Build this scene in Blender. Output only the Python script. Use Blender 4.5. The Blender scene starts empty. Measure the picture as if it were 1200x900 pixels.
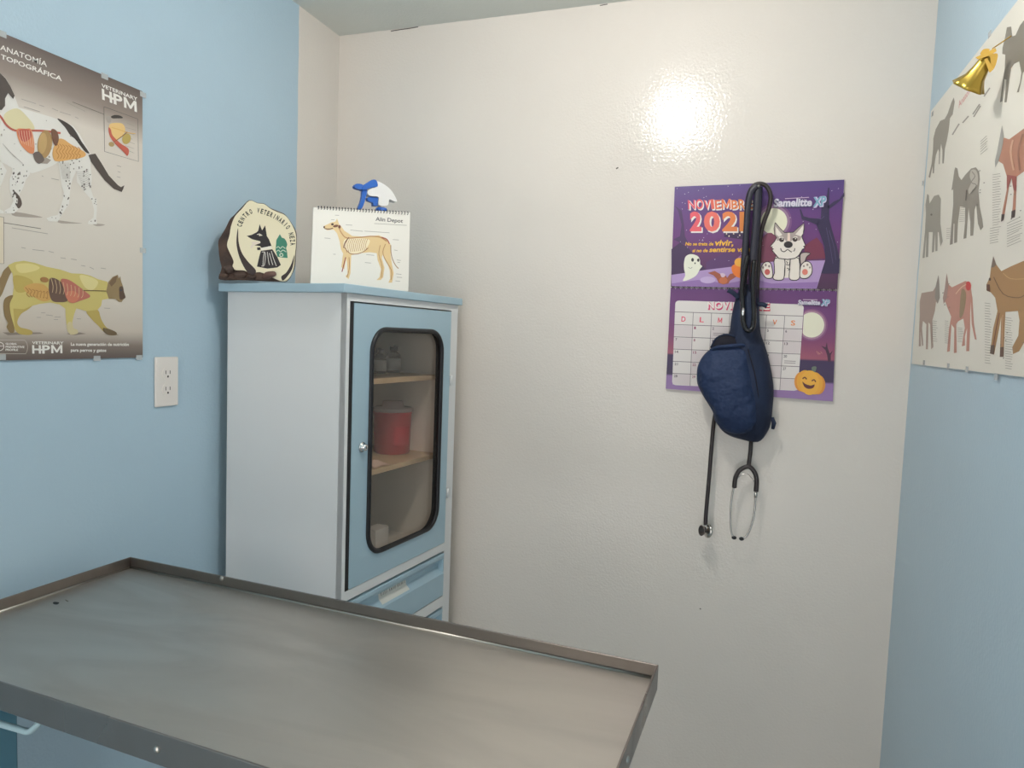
import bpy, bmesh, math, random
from mathutils import Vector, Matrix
from mathutils.geometry import tessellate_polygon, delaunay_2d_cdt
random.seed(7)
PI = math.pi
scene = bpy.context.scene
COL = scene.collection

# ------------------------------------------------------------------ camera
FPX, PITCH, ROLL, YAW = 806.75, .0697, .0365, .3282
CAM = Vector((0, 0, 1.5))
FW = Vector((-math.sin(YAW)*math.cos(PITCH), math.cos(YAW)*math.cos(PITCH), -math.sin(PITCH)))
R0 = Vector((math.cos(YAW), math.sin(YAW), 0))
U0 = R0.cross(FW)
RT = math.cos(ROLL)*R0 + math.sin(ROLL)*U0
UP = -math.sin(ROLL)*R0 + math.cos(ROLL)*U0
cd = bpy.data.cameras.new('camera')
cd.sensor_width = 36.0
cd.lens = FPX/1200*36
cd.clip_start = .02
cam = bpy.data.objects.new('camera', cd)
COL.objects.link(cam)
cam.matrix_world = Matrix(((RT.x, UP.x, -FW.x, CAM.x), (RT.y, UP.y, -FW.y, CAM.y), (RT.z, UP.z, -FW.z, CAM.z), (0, 0, 0, 1)))
scene.camera = cam

# ------------------------------------------------------------------ world, exposure
w = bpy.data.worlds.new('daylight')
scene.world = w
w.use_nodes = True
w.node_tree.nodes['Background'].inputs[0].default_value = (1.0, .95, .915, 1)
w.node_tree.nodes['Background'].inputs[1].default_value = 1.8
vs = scene.view_settings
vs.view_transform = 'Standard'
vs.look = 'None'
vs.gamma = 1
vs.use_curve_mapping = False
vs.exposure = 0.48
BULB = Vector((-.31, 1.13, 2.385))
BULB_STRENGTH = 155
BULB_COLOR = (1.0, .965, .935)

# room (metres): camera stands at the origin
XL, XR, YB, YF, ZC = -1.319, .395, 2.0, -1.3, 2.455


# ------------------------------------------------------------------ helpers
def lin(c):
    c = c/255
    return c/12.92 if c <= .04045 else ((c+.055)/1.055)**2.4


def rgb(r, g, b):
    return (lin(r), lin(g), lin(b), 1)


MATS = {}


def mat(name, c, rough=.5, metal=0.0, bump=None, spec=.5, coat=0, vary=None, **kw):
    """c = sRGB 0-255; bump = (scale, strength, distance); vary = (scale, second colour, lo, hi)"""
    if name in MATS:
        return MATS[name]
    m = bpy.data.materials.new(name)
    m.use_nodes = True
    nt = m.node_tree
    b = nt.nodes['Principled BSDF']
    b.inputs['Base Color'].default_value = rgb(*c)
    b.inputs['Roughness'].default_value = rough
    b.inputs['Metallic'].default_value = metal
    b.inputs['Specular IOR Level'].default_value = spec
    b.inputs['Coat Weight'].default_value = coat
    for k, v in kw.items():
        b.inputs[k].default_value = v
    tc = nt.nodes.new('ShaderNodeTexCoord')
    if bump:
        n = nt.nodes.new('ShaderNodeTexNoise')
        n.inputs['Scale'].default_value = bump[0]
        n.inputs['Detail'].default_value = 3
        nt.links.new(tc.outputs['Object'], n.inputs['Vector'])
        bp = nt.nodes.new('ShaderNodeBump')
        bp.inputs['Strength'].default_value = bump[1]
        bp.inputs['Distance'].default_value = bump[2]
        nt.links.new(n.outputs['Fac'], bp.inputs['Height'])
        nt.links.new(bp.outputs['Normal'], b.inputs['Normal'])
    if vary:
        n = nt.nodes.new('ShaderNodeTexNoise')
        n.inputs['Scale'].default_value = vary[0]
        n.inputs['Detail'].default_value = 4
        nt.links.new(tc.outputs['Object'], n.inputs['Vector'])
        r = nt.nodes.new('ShaderNodeValToRGB')
        r.color_ramp.elements[0].position = vary[2]
        r.color_ramp.elements[0].color = rgb(*c)
        r.color_ramp.elements[1].position = vary[3]
        r.color_ramp.elements[1].color = rgb(*vary[1])
        nt.links.new(n.outputs['Fac'], r.inputs['Fac'])
        nt.links.new(r.outputs['Color'], b.inputs['Base Color'])
    MATS[name] = m
    return m


def ink(c, rough=.45):
    return mat('ink_%d_%d_%d' % tuple(c), c, rough)


def gradient(name, stops, z0, z1, rough=.4, axis='Z'):
    """printed gradient across a sheet, in the sheet's own coordinates"""
    m = bpy.data.materials.new(name)
    m.use_nodes = True
    nt = m.node_tree
    b = nt.nodes['Principled BSDF']
    b.inputs['Roughness'].default_value = rough
    tc = nt.nodes.new('ShaderNodeTexCoord')
    sx = nt.nodes.new('ShaderNodeSeparateXYZ')
    mr = nt.nodes.new('ShaderNodeMapRange')
    mr.inputs['From Min'].default_value = z0
    mr.inputs['From Max'].default_value = z1
    rp = nt.nodes.new('ShaderNodeValToRGB')
    el = rp.color_ramp.elements
    while len(el) < len(stops):
        el.new(.5)
    for e, (p, c) in zip(el, stops):
        e.position = p
        e.color = rgb(*c)
    nt.links.new(tc.outputs['Object'], sx.inputs[0])
    nt.links.new(sx.outputs[axis], mr.inputs['Value'])
    nt.links.new(mr.outputs['Result'], rp.inputs['Fac'])
    nt.links.new(rp.outputs['Color'], b.inputs['Base Color'])
    return m


class MB:
    def __init__(s, M=None):
        s.v, s.f, s.mi, s.sm, s.mats, s.M = [], [], [], [], [], M

    def slot(s, m):
        if m not in s.mats:
            s.mats.append(m)
        return s.mats.index(m)

    def add(s, vs_, fs, m, smooth=False, raw=False):
        o = len(s.v)
        for p in vs_:
            p = Vector(p)
            s.v.append(p if (raw or s.M is None) else s.M @ p)
        k = s.slot(m)
        for f in fs:
            s.f.append([i+o for i in f])
            s.mi.append(k)
            s.sm.append(smooth)
        return s

    def bm(s, bm_, m, smooth=False):
        bm_.verts.index_update()
        s.add([v.co.copy() for v in bm_.verts], [[v.index for v in f.verts] for f in bm_.faces], m, smooth)
        bm_.free()
        return s

    def box(s, lo, hi, m, bev=0, seg=2):
        b = bmesh.new()
        bmesh.ops.create_cube(b, size=1)
        for v in b.verts:
            v.co = Vector([(lo[i]+hi[i])/2 + v.co[i]*(hi[i]-lo[i]) for i in range(3)])
        if bev:
            bmesh.ops.bevel(b, geom=list(b.edges), offset=bev, segments=seg, affect='EDGES', profile=.5)
        return s.bm(b, m, bool(bev) and False)

    def tube(s, pts, r, m, n=10, closed=False, flat=1.0, raw=False):
        pts = [Vector(p) for p in pts]
        N = len(pts)
        rs = r if isinstance(r, (list, tuple)) else [r]*N
        vs_, fs = [], []
        prev = None
        for i, p in enumerate(pts):
            a = pts[(i-1) % N] if (closed or i > 0) else p
            b = pts[(i+1) % N] if (closed or i < N-1) else p
            t = (b-a).normalized()
            if prev is None:
                ref = Vector((0, 1, 0)) if abs(t.y) < .9 else Vector((1, 0, 0))
                nx = t.cross(ref).normalized()
            else:
                nx = (prev - t*prev.dot(t)).normalized()
            prev = nx
            ny = t.cross(nx)
            for k in range(n):
                an = 2*PI*k/n
                vs_.append(p + nx*math.cos(an)*rs[i] + ny*math.sin(an)*rs[i]*flat)
        for i in range(N if closed else N-1):
            j = (i+1) % N
            for k in range(n):
                l = (k+1) % n
                fs.append([i*n+k, i*n+l, j*n+l, j*n+k])
        if not closed:
            fs.append(list(range(n))[::-1])
            fs.append([(N-1)*n+k for k in range(n)])
        return s.add(vs_, fs, m, True, raw)

    def lathe(s, prof, m, M=None, n=24, wob=None, smooth=True):
        """prof: (radius, height) along local z"""
        M = M or Matrix.Identity(4)
        vs_, fs = [], []
        for i, (r, z) in enumerate(prof):
            for k in range(n):
                a = 2*PI*k/n
                rr = r*(1 + (wob(a, i) if wob else 0))
                vs_.append(M @ Vector((rr*math.cos(a), rr*math.sin(a), z)))
        for i in range(len(prof)-1):
            for k in range(n):
                l = (k+1) % n
                fs.append([i*n+k, i*n+l, (i+1)*n+l, (i+1)*n+k])
        if prof[0][0] > 1e-6:
            fs.append(list(range(n))[::-1])
        if prof[-1][0] > 1e-6:
            fs.append([(len(prof)-1)*n+k for k in range(n)])
        return s.add(vs_, fs, m, smooth)

    def sphere(s, c, r, m, nu=16, nv=10, jit=None):
        c = Vector(c)
        r = Vector((r, r, r)) if not hasattr(r, '__len__') else Vector(r)
        vs_ = [c + Vector((0, 0, r.z))]
        for i in range(1, nv):
            th = PI*i/nv
            for k in range(nu):
                ph = 2*PI*k/nu
                q = Vector((math.sin(th)*math.cos(ph), math.sin(th)*math.sin(ph), math.cos(th)))
                if jit:
                    q *= 1+jit(q)
                vs_.append(c + Vector((q.x*r.x, q.y*r.y, q.z*r.z)))
        vs_.append(c - Vector((0, 0, r.z)))
        fs = []
        for k in range(nu):
            fs.append([0, 1+k, 1+(k+1) % nu])
        for i in range(nv-2):
            for k in range(nu):
                a, b = 1+i*nu+k, 1+i*nu+(k+1) % nu
                fs.append([a, a+nu, b+nu, b])
        e = len(vs_)-1
        o = 1+(nv-2)*nu
        for k in range(nu):
            fs.append([e, o+(k+1) % nu, o+k])
        return s.add(vs_, fs, m, True)

    def prism(s, pts, vec, m, smooth=False):
        pts = [Vector(p) for p in pts]
        vec = Vector(vec)
        n = len(pts)
        tr = tessellate_polygon([pts])
        fs = [list(t) for t in tr] + [[i+n for i in t][::-1] for t in tr]
        fs += [[i, (i+1) % n, (i+1) % n+n, i+n] for i in range(n)]
        return s.add(pts + [p+vec for p in pts], fs, m, smooth)

    def poly(s, pts, m):
        pts = [Vector(p) for p in pts]
        return s.add(pts, [list(t) for t in tessellate_polygon([pts])], m, raw=True)


WM = {}      # world matrices of what is built


def finish(o, parent, loc):
    COL.objects.link(o)
    if parent is not None:
        o.parent = parent
        WM[o] = WM[parent].copy()
    else:
        o.location = loc
        WM[o] = Matrix.Translation(loc)


def tag(o, label=None, cat=None, group=None, kind=None):
    if label:
        o['label'] = label
    if cat:
        o['category'] = cat
    if group:
        o['group'] = group
    if kind:
        o['kind'] = kind
    return o


def obj(name, mb, parent=None, loc=(0, 0, 0), recalc=True, label=None, kind=None):
    loc = Vector(loc)
    inv = (WM[parent] if parent is not None else Matrix.Translation(loc)).inverted()
    me = bpy.data.meshes.new(name)
    me.from_pydata([inv @ v for v in mb.v], [], mb.f)
    for m in mb.mats:
        me.materials.append(m)
    me.polygons.foreach_set('material_index', mb.mi)
    me.polygons.foreach_set('use_smooth', mb.sm)
    if recalc:
        b = bmesh.new()
        b.from_mesh(me)
        bmesh.ops.recalc_face_normals(b, faces=b.faces)
        b.to_mesh(me)
        b.free()
    me.update()
    o = bpy.data.objects.new(name, me)
    finish(o, parent, loc)
    if label:
        o['label'] = label
    if kind:
        o['kind'] = kind
    return o


def thing(name, loc, label, cat, group=None):
    o = bpy.data.objects.new(name, None)
    o.empty_display_size = .05
    finish(o, None, Vector(loc))
    return tag(o, label, cat, group)


def copy_tree(src, delta, label=None):
    """a copy of a thing with copies of its parts and sub-parts, moved by delta"""
    c = src.copy()
    COL.objects.link(c)
    c.location = src.location + Vector(delta)
    if label:
        c['label'] = label

    def kids(a, b):
        for ch in list(a.children):
            d = ch.copy()
            COL.objects.link(d)
            d.parent = b
            kids(ch, d)
    kids(src, c)
    return c


def spline(pts, k=6, closed=True):
    P = [Vector((p[0], p[1], p[2] if len(p) > 2 else 0)) for p in pts]
    n = len(P)
    out = []
    rng = range(n) if closed else range(n-1)
    for i in rng:
        if closed:
            a, b, c, d = P[(i-1) % n], P[i], P[(i+1) % n], P[(i+2) % n]
        else:
            a, b, c, d = P[max(i-1, 0)], P[i], P[i+1], P[min(i+2, n-1)]
        for j in range(k):
            t = j/k
            out.append(.5*((2*b)+(c-a)*t+(2*a-5*b+4*c-d)*t*t+(3*b-a-3*c+d)*t**3))
    if not closed:
        out.append(P[-1])
    return out


def ray(u, v):
    return FW + (u-600)/FPX*RT - (v-450)/FPX*UP


def on_plane(u, v, n, pt):
    d = ray(u, v)
    n = Vector(n)
    return CAM + d*((Vector(pt)-CAM).dot(n)/d.dot(n))


class Sheet:
    """a printed sheet: photo pixels -> points on its plane; layers stack outward by a fraction of a millimetre"""
    def __init__(s, n, pt):
        s.n = Vector(n).normalized()
        s.pt = Vector(pt)

    def at(s, u, v, layer=0):
        return on_plane(u, v, s.n, s.pt + s.n*(layer*.00022))

    def poly(s, mb, pts, c, layer=1, k=0):
        q = spline(pts, k) if k else [Vector((p[0], p[1], 0)) for p in pts]
        vo, _, fo = delaunay_2d_cdt([Vector((p.x, p.y)) for p in q], [], [list(range(len(q)))], 1, 1e-5)[:3]
        mb.add([s.at(p.x, p.y, layer) for p in vo], [list(f) for f in fo], ink(c) if isinstance(c, (tuple, list)) else c, raw=True)

    def disc(s, mb, c, rx, ry, col, layer=1, n=20, rot=0):
        pts = []
        for i in range(n):
            a = 2*PI*i/n
            x, y = rx*math.cos(a), ry*math.sin(a)
            pts.append((c[0]+x*math.cos(rot)-y*math.sin(rot), c[1]+x*math.sin(rot)+y*math.cos(rot)))
        s.poly(mb, pts, col, layer)

    def stroke(s, mb, pts, wid, c, layer=2, k=0, closed=False):
        q = spline(pts, k, closed) if k else [Vector((p[0], p[1], 0)) for p in pts]
        if closed:
            q = q + [q[0]]
        m = ink(c) if isinstance(c, (tuple, list)) else c
        L, Rr = [], []
        for i, p in enumerate(q):
            a, b = q[max(i-1, 0)], q[min(i+1, len(q)-1)]
            t = (b-a)
            if t.length < 1e-6:
                t = Vector((1, 0, 0))
            t.normalize()
            nn = Vector((-t.y, t.x, 0))*wid/2
            L.append(p+nn)
            Rr.append(p-nn)
        vs_ = [s.at(p.x, p.y, layer) for p in L] + [s.at(p.x, p.y, layer) for p in Rr]
        n = len(q)
        mb.add(vs_, [[i, i+1, n+i+1, n+i] for i in range(n-1)], m, raw=True)

    def text(s, mb, st, p0, p1, h, c, layer=3, bold=.0, shear=0, up=None):
        """lettering: baseline from pixel p0 to p1, cap height h pixels"""
        vs_, fs, wd, cap = glyphs(st, bold, shear)
        a, b = Vector((p0[0], p0[1])), Vector((p1[0], p1[1]))
        ex = (b-a)/wd
        if up is None:
            t = (b-a).normalized()
            up = Vector((t.y, -t.x))
        ey = Vector(up).normalized()*h/cap
        pts = []
        for x, y in vs_:
            q = a + ex*x + ey*y
            pts.append(s.at(q.x, q.y, layer))
        mb.add(pts, fs, ink(c) if isinstance(c, (tuple, list)) else c, raw=True)


GL = {}


def glyphs(st, bold, shear):
    key = (st, bold, shear)
    if key in GL:
        return GL[key]
    if st == 'M':       # broad poster M: drawn as one outline, since a thickened font M folds over itself
        t_ = .13+bold
        q = [(0, 0), (0, .72), (t_*1.05, .72), (.42, .27), (.84-t_*1.05, .72), (.84, .72), (.84, 0), (.84-t_, 0), (.84-t_, .45), (.47, .07), (.37, .07), (t_, .45), (t_, 0)]
        vo, _, fo = delaunay_2d_cdt([Vector(p) for p in q], [], [list(range(len(q)))], 1, 1e-5)[:3]
        GL[key] = ([(p.x, p.y) for p in vo], [list(f) for f in fo], .84, .72)
        return GL[key]
    if 'M' in st:
        bold = min(bold, .008)
    cu = bpy.data.curves.new('lettering', 'FONT')
    cu.body = st
    cu.size = 1
    cu.offset = bold
    cu.shear = shear
    cu.resolution_u = 3
    cu.fill_mode = 'FRONT'
    o = bpy.data.objects.new('lettering', cu)
    me = bpy.data.meshes.new_from_object(o)
    v = [(p.co.x, p.co.y) for p in me.vertices]
    f = [list(p.vertices) for p in me.polygons]
    bpy.data.objects.remove(o)
    bpy.data.curves.remove(cu)
    bpy.data.meshes.remove(me)
    x0 = min(p[0] for p in v)
    x1 = max(p[0] for p in v)
    v = [(x-x0, y) for x, y in v]
    GL[key] = (v, f, x1-x0, .72)
    return GL[key]


def Z(x0, y0, s):
    """crop coordinates -> photo pixels"""
    return lambda *pts: [(x0+p[0]/s, y0+p[1]/s) for p in pts]


# ------------------------------------------------------------------ paint
def wall_paint(name, c, rough=.3, split=None, c2=None):
    m = bpy.data.materials.new(name)
    m.use_nodes = True
    nt = m.node_tree
    b = nt.nodes['Principled BSDF']
    tc = nt.nodes.new('ShaderNodeTexCoord')
    # colour: faint patchiness of brushed enamel
    n = nt.nodes.new('ShaderNodeTexNoise')
    n.inputs['Scale'].default_value = 2.2
    n.inputs['Detail'].default_value = 5
    r = nt.nodes.new('ShaderNodeValToRGB')
    r.color_ramp.elements[0].position = .3
    r.color_ramp.elements[0].color = rgb(*[x*.975 for x in c])
    r.color_ramp.elements[1].position = .7
    r.color_ramp.elements[1].color = rgb(*c)
    nt.links.new(tc.outputs['Object'], n.inputs['Vector'])
    nt.links.new(n.outputs['Fac'], r.inputs['Fac'])
    out = r.outputs['Color']
    if split is not None:
        sx = nt.nodes.new('ShaderNodeSeparateXYZ')
        nt.links.new(tc.outputs['Object'], sx.inputs[0])
        nw = nt.nodes.new('ShaderNodeTexNoise')
        nw.inputs['Scale'].default_value = 14
        nt.links.new(tc.outputs['Object'], nw.inputs['Vector'])
        ma = nt.nodes.new('ShaderNodeMath')
        ma.operation = 'MULTIPLY_ADD'
        ma.inputs[1].default_value = .008
        nt.links.new(nw.outputs['Fac'], ma.inputs[0])
        nt.links.new(sx.outputs['Y'], ma.inputs[2])
        gt = nt.nodes.new('ShaderNodeMath')
        gt.operation = 'GREATER_THAN'
        gt.inputs[1].default_value = split
        nt.links.new(ma.outputs[0], gt.inputs[0])
        mx = nt.nodes.new('ShaderNodeMix')
        mx.data_type = 'RGBA'
        nt.links.new(gt.outputs[0], mx.inputs['Factor'])
        nt.links.new(out, mx.inputs['A'])
        mx.inputs['B'].default_value = rgb(*c2)
        out = mx.outputs['Result']
    nt.links.new(out, b.inputs['Base Color'])
    b.inputs['Roughness'].default_value = rough
    b.inputs['Specular IOR Level'].default_value = .38
    # relief: orange peel plus slow waviness and a few flakes
    n1 = nt.nodes.new('ShaderNodeTexNoise')
    n1.inputs['Scale'].default_value = 150
    n1.inputs['Detail'].default_value = 2
    n2 = nt.nodes.new('ShaderNodeTexNoise')
    n2.inputs['Scale'].default_value = 9
    n2.inputs['Detail'].default_value = 3
    n3 = nt.nodes.new('ShaderNodeTexVoronoi')
    n3.inputs['Scale'].default_value = 5.5
    for q in (n1, n2, n3):
        nt.links.new(tc.outputs['Object'], q.inputs['Vector'])
    fl = nt.nodes.new('ShaderNodeMapRange')
    fl.inputs['From Min'].default_value = .0
    fl.inputs['From Max'].default_value = .028
    fl.inputs['To Min'].default_value = .9
    fl.inputs['To Max'].default_value = 0
    nt.links.new(n3.outputs['Distance'], fl.inputs['Value'])
    a1 = nt.nodes.new('ShaderNodeMath')
    a1.operation = 'MULTIPLY_ADD'
    a1.inputs[1].default_value = 2.0
    nt.links.new(n2.outputs['Fac'], a1.inputs[0])
    nt.links.new(n1.outputs['Fac'], a1.inputs[2])
    a2 = nt.nodes.new('ShaderNodeMath')
    a2.operation = 'ADD'
    nt.links.new(a1.outputs[0], a2.inputs[0])
    nt.links.new(fl.outputs['Result'], a2.inputs[1])
    bp = nt.nodes.new('ShaderNodeBump')
    bp.inputs['Strength'].default_value = .6
    bp.inputs['Distance'].default_value = .0011
    nt.links.new(a2.outputs[0], bp.inputs['Height'])
    nt.links.new(bp.outputs['Normal'], b.inputs['Normal'])
    return m


WHITE_C = (224, 217, 208)
BLUE_C = (180, 204, 218)
P_WHITE = wall_paint('white_enamel', WHITE_C, .09)
P_LEFT = wall_paint('blue_enamel_with_white_end', BLUE_C, .34, 1.791, WHITE_C)
P_BLUE = wall_paint('blue_enamel', BLUE_C, .34)
P_CEIL = wall_paint('ceiling_paint', (222, 226, 220), .55)


def structure(name, mb, loc=(0, 0, 0)):
    return tag(obj(name, mb, None, loc), kind='structure')


structure('wall_back', MB().box((XL-.1, YB, 0), (XR+.1, YB+.1, ZC), P_WHITE))
structure('wall_left', MB().box((XL-.1, YF, 0), (XL, YB, ZC), P_LEFT))
structure('wall_right', MB().box((XR, YF, 0), (XR+.1, YB, ZC), P_BLUE))
mb = MB()
# unseen front wall; its opening is widened to let in world fill light
mb.box((XL-.1, YF-.1, 0), (-1.22, YF, ZC), P_WHITE)
mb.box((.28, YF-.1, 0), (XR+.1, YF, ZC), P_WHITE)
mb.box((-1.22, YF-.1, 2.25), (.28, YF, ZC), P_WHITE)
structure('wall_front', mb)
mb = MB()
WOODW = mat('door_casing_white', (225, 222, 214), .4)
mb.box((-1.27, YF+.001, 0.001), (-1.221, YF+.016, 2.30), WOODW, .003)
mb.box((.281, YF+.001, 0.001), (.33, YF+.016, 2.30), WOODW, .003)
mb.box((-1.219, YF+.001, 2.251), (.279, YF+.016, 2.30), WOODW, .003)
structure('trim_1', mb)
ceil = structure('ceiling', MB().box((XL-.1, YF-.1, ZC), (XR+.1, YB+.1, ZC+.1), P_CEIL))

# floor: ceramic tiles with recessed joints
GROUT = mat('grout', (150, 146, 140), .8)
TILE = mat('floor_tile', (196, 194, 188), .3, vary=(6, (184, 181, 174), .4, .7))
fl = structure('floor', MB().box((XL-.1, YF-.1, -.1), (XR+.1, YB+.1, -.006), GROUT))
tile_me = None
tw = .33
y = YF+.004
i = 0
while y < YB-.01:
    x = XL+.004
    while x < XR-.01:
        x1, y1 = min(x+tw-.004, XR-.003), min(y+tw-.004, YB-.003)
        if tile_me is None or x1-x < tw-.006 or y1-y < tw-.006:
            o = obj('tile', MB().box((x, y, -.006), (x1, y1, 0), TILE, .0012, 1), fl)
            if tile_me is None:
                tile_me, tx0, ty0 = o.data, x, y
        else:
            o = bpy.data.objects.new('tile', tile_me)
            finish(o, fl, Vector())
            o.location = (x-tx0, y-ty0, 0)
        x += tw
    y += tw

# hairline cracks where the ceiling meets the back wall, as dark strokes
CRK = mat('crack_dark', (70, 66, 60), .9)
sh = Sheet((0, -1, 0), (0, YB-.0004, 0))
for pts, wd in [([(458, 36.5), (470, 34.5), (478, 33.5), (490, 31.5)], 1.1), ([(394, 40.5), (402, 40.8), (410, 40.2)], 1.0),
                ([(511, 27.8), (520, 26.5)], 1.0), ([(703, 6.5), (712, 4.8)], 1.0), ([(722, 197.8), (724.5, 196.2)], 1.4), ([(820, 713), (821.4, 714)], 1.2)]:
    mb = MB()
    sh.stroke(mb, pts, wd, CRK, 0)
    o = obj('crack', mb, bpy.data.objects['wall_back'], recalc=False)

# ------------------------------------------------------------------ ceiling bulb (the room's lamp)
EM = bpy.data.materials.new('bulb_glow')
EM.use_nodes = True
nt = EM.node_tree
nt.nodes.remove(nt.nodes['Principled BSDF'])
e = nt.nodes.new('ShaderNodeEmission')
e.inputs['Color'].default_value = (*BULB_COLOR, 1)
e.inputs['Strength'].default_value = BULB_STRENGTH
nt.links.new(e.outputs[0], nt.nodes['Material Output'].inputs[0])
PLW = mat('white_plastic', (228, 226, 220), .35)
lamp = thing('ceiling_lamp', (BULB.x, BULB.y, ZC), 'bare round bulb in a white socket on the ceiling above the steel table', 'lamp')
T = Matrix.Translation((BULB.x, BULB.y, 0))
obj('socket', MB(T).lathe([(0, ZC-.0005), (.05, ZC-.0005), (.048, ZC-.012), (.026, ZC-.016), (.024, ZC-.022), (0, ZC-.022)], PLW), lamp)
obj('bulb', MB().sphere(BULB, .045, EM, 24, 14), lamp)


# ------------------------------------------------------------------ steel examination table
def steel(name, base, rough, streak=True):
    m = bpy.data.materials.new(name)
    m.use_nodes = True
    nt = m.node_tree
    b = nt.nodes['Principled BSDF']
    b.inputs['Metallic'].default_value = 1
    tc = nt.nodes.new('ShaderNodeTexCoord')
    mp = nt.nodes.new('ShaderNodeMapping')
    mp.inputs['Scale'].default_value = (1.1, 4.2, 1)
    mp.inputs['Rotation'].default_value = (0, 0, -.28)
    n = nt.nodes.new('ShaderNodeTexNoise')
    n.inputs['Scale'].default_value = 1.7
    n.inputs['Detail'].default_value = 5
    n.inputs['Distortion'].default_value = 1.1
    nt.links.new(tc.outputs['Object'], mp.inputs['Vector'])
    nt.links.new(mp.outputs['Vector'], n.inputs['Vector'])
    r = nt.nodes.new('ShaderNodeValToRGB')
    r.color_ramp.elements[0].position = .38
    r.color_ramp.elements[0].color = rgb(*base)
    r.color_ramp.elements[1].position = .62
    r.color_ramp.elements[1].color = rgb(*[x*.94 for x in base])
    nt.links.new(n.outputs['Fac'], r.inputs['Fac'])
    nt.links.new(r.outputs['Color'], b.inputs['Base Color'])
    mr = nt.nodes.new('ShaderNodeMapRange')
    mr.inputs['From Min'].default_value = .3
    mr.inputs['From Max'].default_value = .7
    mr.inputs['To Min'].default_value = rough-.07
    mr.inputs['To Max'].default_value = rough+.1
    nt.links.new(n.outputs['Fac'], mr.inputs['Value'])
    nt.links.new(mr.outputs['Result'], b.inputs['Roughness'])
    # fine brushing along the table
    mp2 = nt.nodes.new('ShaderNodeMapping')
    mp2.inputs['Scale'].default_value = (6, 700, 60)
    n2 = nt.nodes.new('ShaderNodeTexNoise')
    n2.inputs['Scale'].default_value = 1
    n2.inputs['Detail'].default_value = 2
    nt.links.new(tc.outputs['Object'], mp2.inputs['Vector'])
    nt.links.new(mp2.outputs['Vector'], n2.inputs['Vector'])
    bp = nt.nodes.new('ShaderNodeBump')
    bp.inputs['Strength'].default_value = .12
    bp.inputs['Distance'].default_value = .0006
    nt.links.new(n2.outputs['Fac'], bp.inputs['Height'])
    nt.links.new(bp.outputs['Normal'], b.inputs['Normal'])
    return m


STEEL = steel('brushed_steel', (200, 194, 186), .42)
RIM = steel('steel_rim', (150, 142, 136), .3)
SCREW = mat('screw_steel', (190, 187, 180), .3, 1)
TBLUE = mat('table_leg_blue', (92, 138, 156), .4)
RAILC = mat('rail_paint', (168, 194, 200), .35)
TM = Matrix.Translation((-1.3, 1.1, 0)) @ Matrix.Rotation(-.0409, 4, 'Z')
tx0, tx1, ty0, ty1 = .0412, 1.1929, -.4252, .0376
ZT, ZF = .986, .9635       # rim top, tray floor
table = thing('examination_table', TM @ Vector(((tx0+tx1)/2, (ty0+ty1)/2, 0)), 'brushed steel veterinary examination table with raised rim and blue legs', 'table')
top = obj('tabletop', MB(TM).box((tx0+.003, ty0+.003, ZF-.004), (tx1-.003, ty1-.003, ZF), STEEL), table)
t = .0035
zb = ZT-.042
for lo, hi in [((tx0, ty1-t, zb), (tx1, ty1, ZT)), ((tx0, ty0, zb), (tx1, ty0+t, ZT)),
               ((tx0, ty0+t, zb), (tx0+t, ty1-t, ZT)), ((tx1-t, ty0+t, zb), (tx1, ty1-t, ZT))]:
    obj('rim', MB(TM).box(lo, hi, RIM, .0012), table)
# folded fillet along the foot of the rim catches the light
for a, b in [((tx0+t, ty1-t-.002, ZF+.001), (tx1-t, ty1-t-.002, ZF+.001)), ((tx0+t+.002, ty0+t, ZF+.001), (tx0+t+.002, ty1-t, ZF+.001))]:
    obj('rim_fold', MB(TM).tube([a, b], .0022, SCREW, 8), table)


def screw(P, n):
    M = Matrix.Translation(P) @ Vector(n).to_track_quat('Z', 'Y').to_matrix().to_4x4()
    return MB(M).lathe([(0, .003), (.003, .0026), (.005, .001), (.0052, -.001), (0, -.001)], SCREW, None, 12)


TN = TM.to_3x3()
screwsAt = [((ty1-t, -1), (260, 680)), ((ty0, -1), (184, 877))]
P = on_plane(260, 678, TN @ Vector((0, -1, 0)), TM @ Vector((0, ty1-t, 0)))
obj('screw', screw(P, TN @ Vector((0, -1, 0))), table)
P = on_plane(184, 878, TN @ Vector((0, -1, 0)), TM @ Vector((0, ty0, 0)))
obj('screw', screw(P, TN @ Vector((0, -1, 0))), table)
obj('screw', screw(TM @ Vector((tx1, -.2, ZT-.02)), TN @ Vector((1, 0, 0))), table)
# small dark stain on the tray
sh = Sheet((0, 0, 1), (0, 0, ZF+.0003))
mb = MB()
STN = mat('stain_black', (30, 28, 26), .6)
sh.poly(mb, [(62, 706), (65, 705.2), (69.5, 706.2), (67, 708.4), (63, 708)], STN, 0, 4)
sh.poly(mb, [(76, 702.5), (79, 703.5), (80.5, 705), (78, 704.8)], mat('stain_brown', (120, 110, 100), .6), 0, 3)
obj('stain', mb, table, recalc=False)
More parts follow.
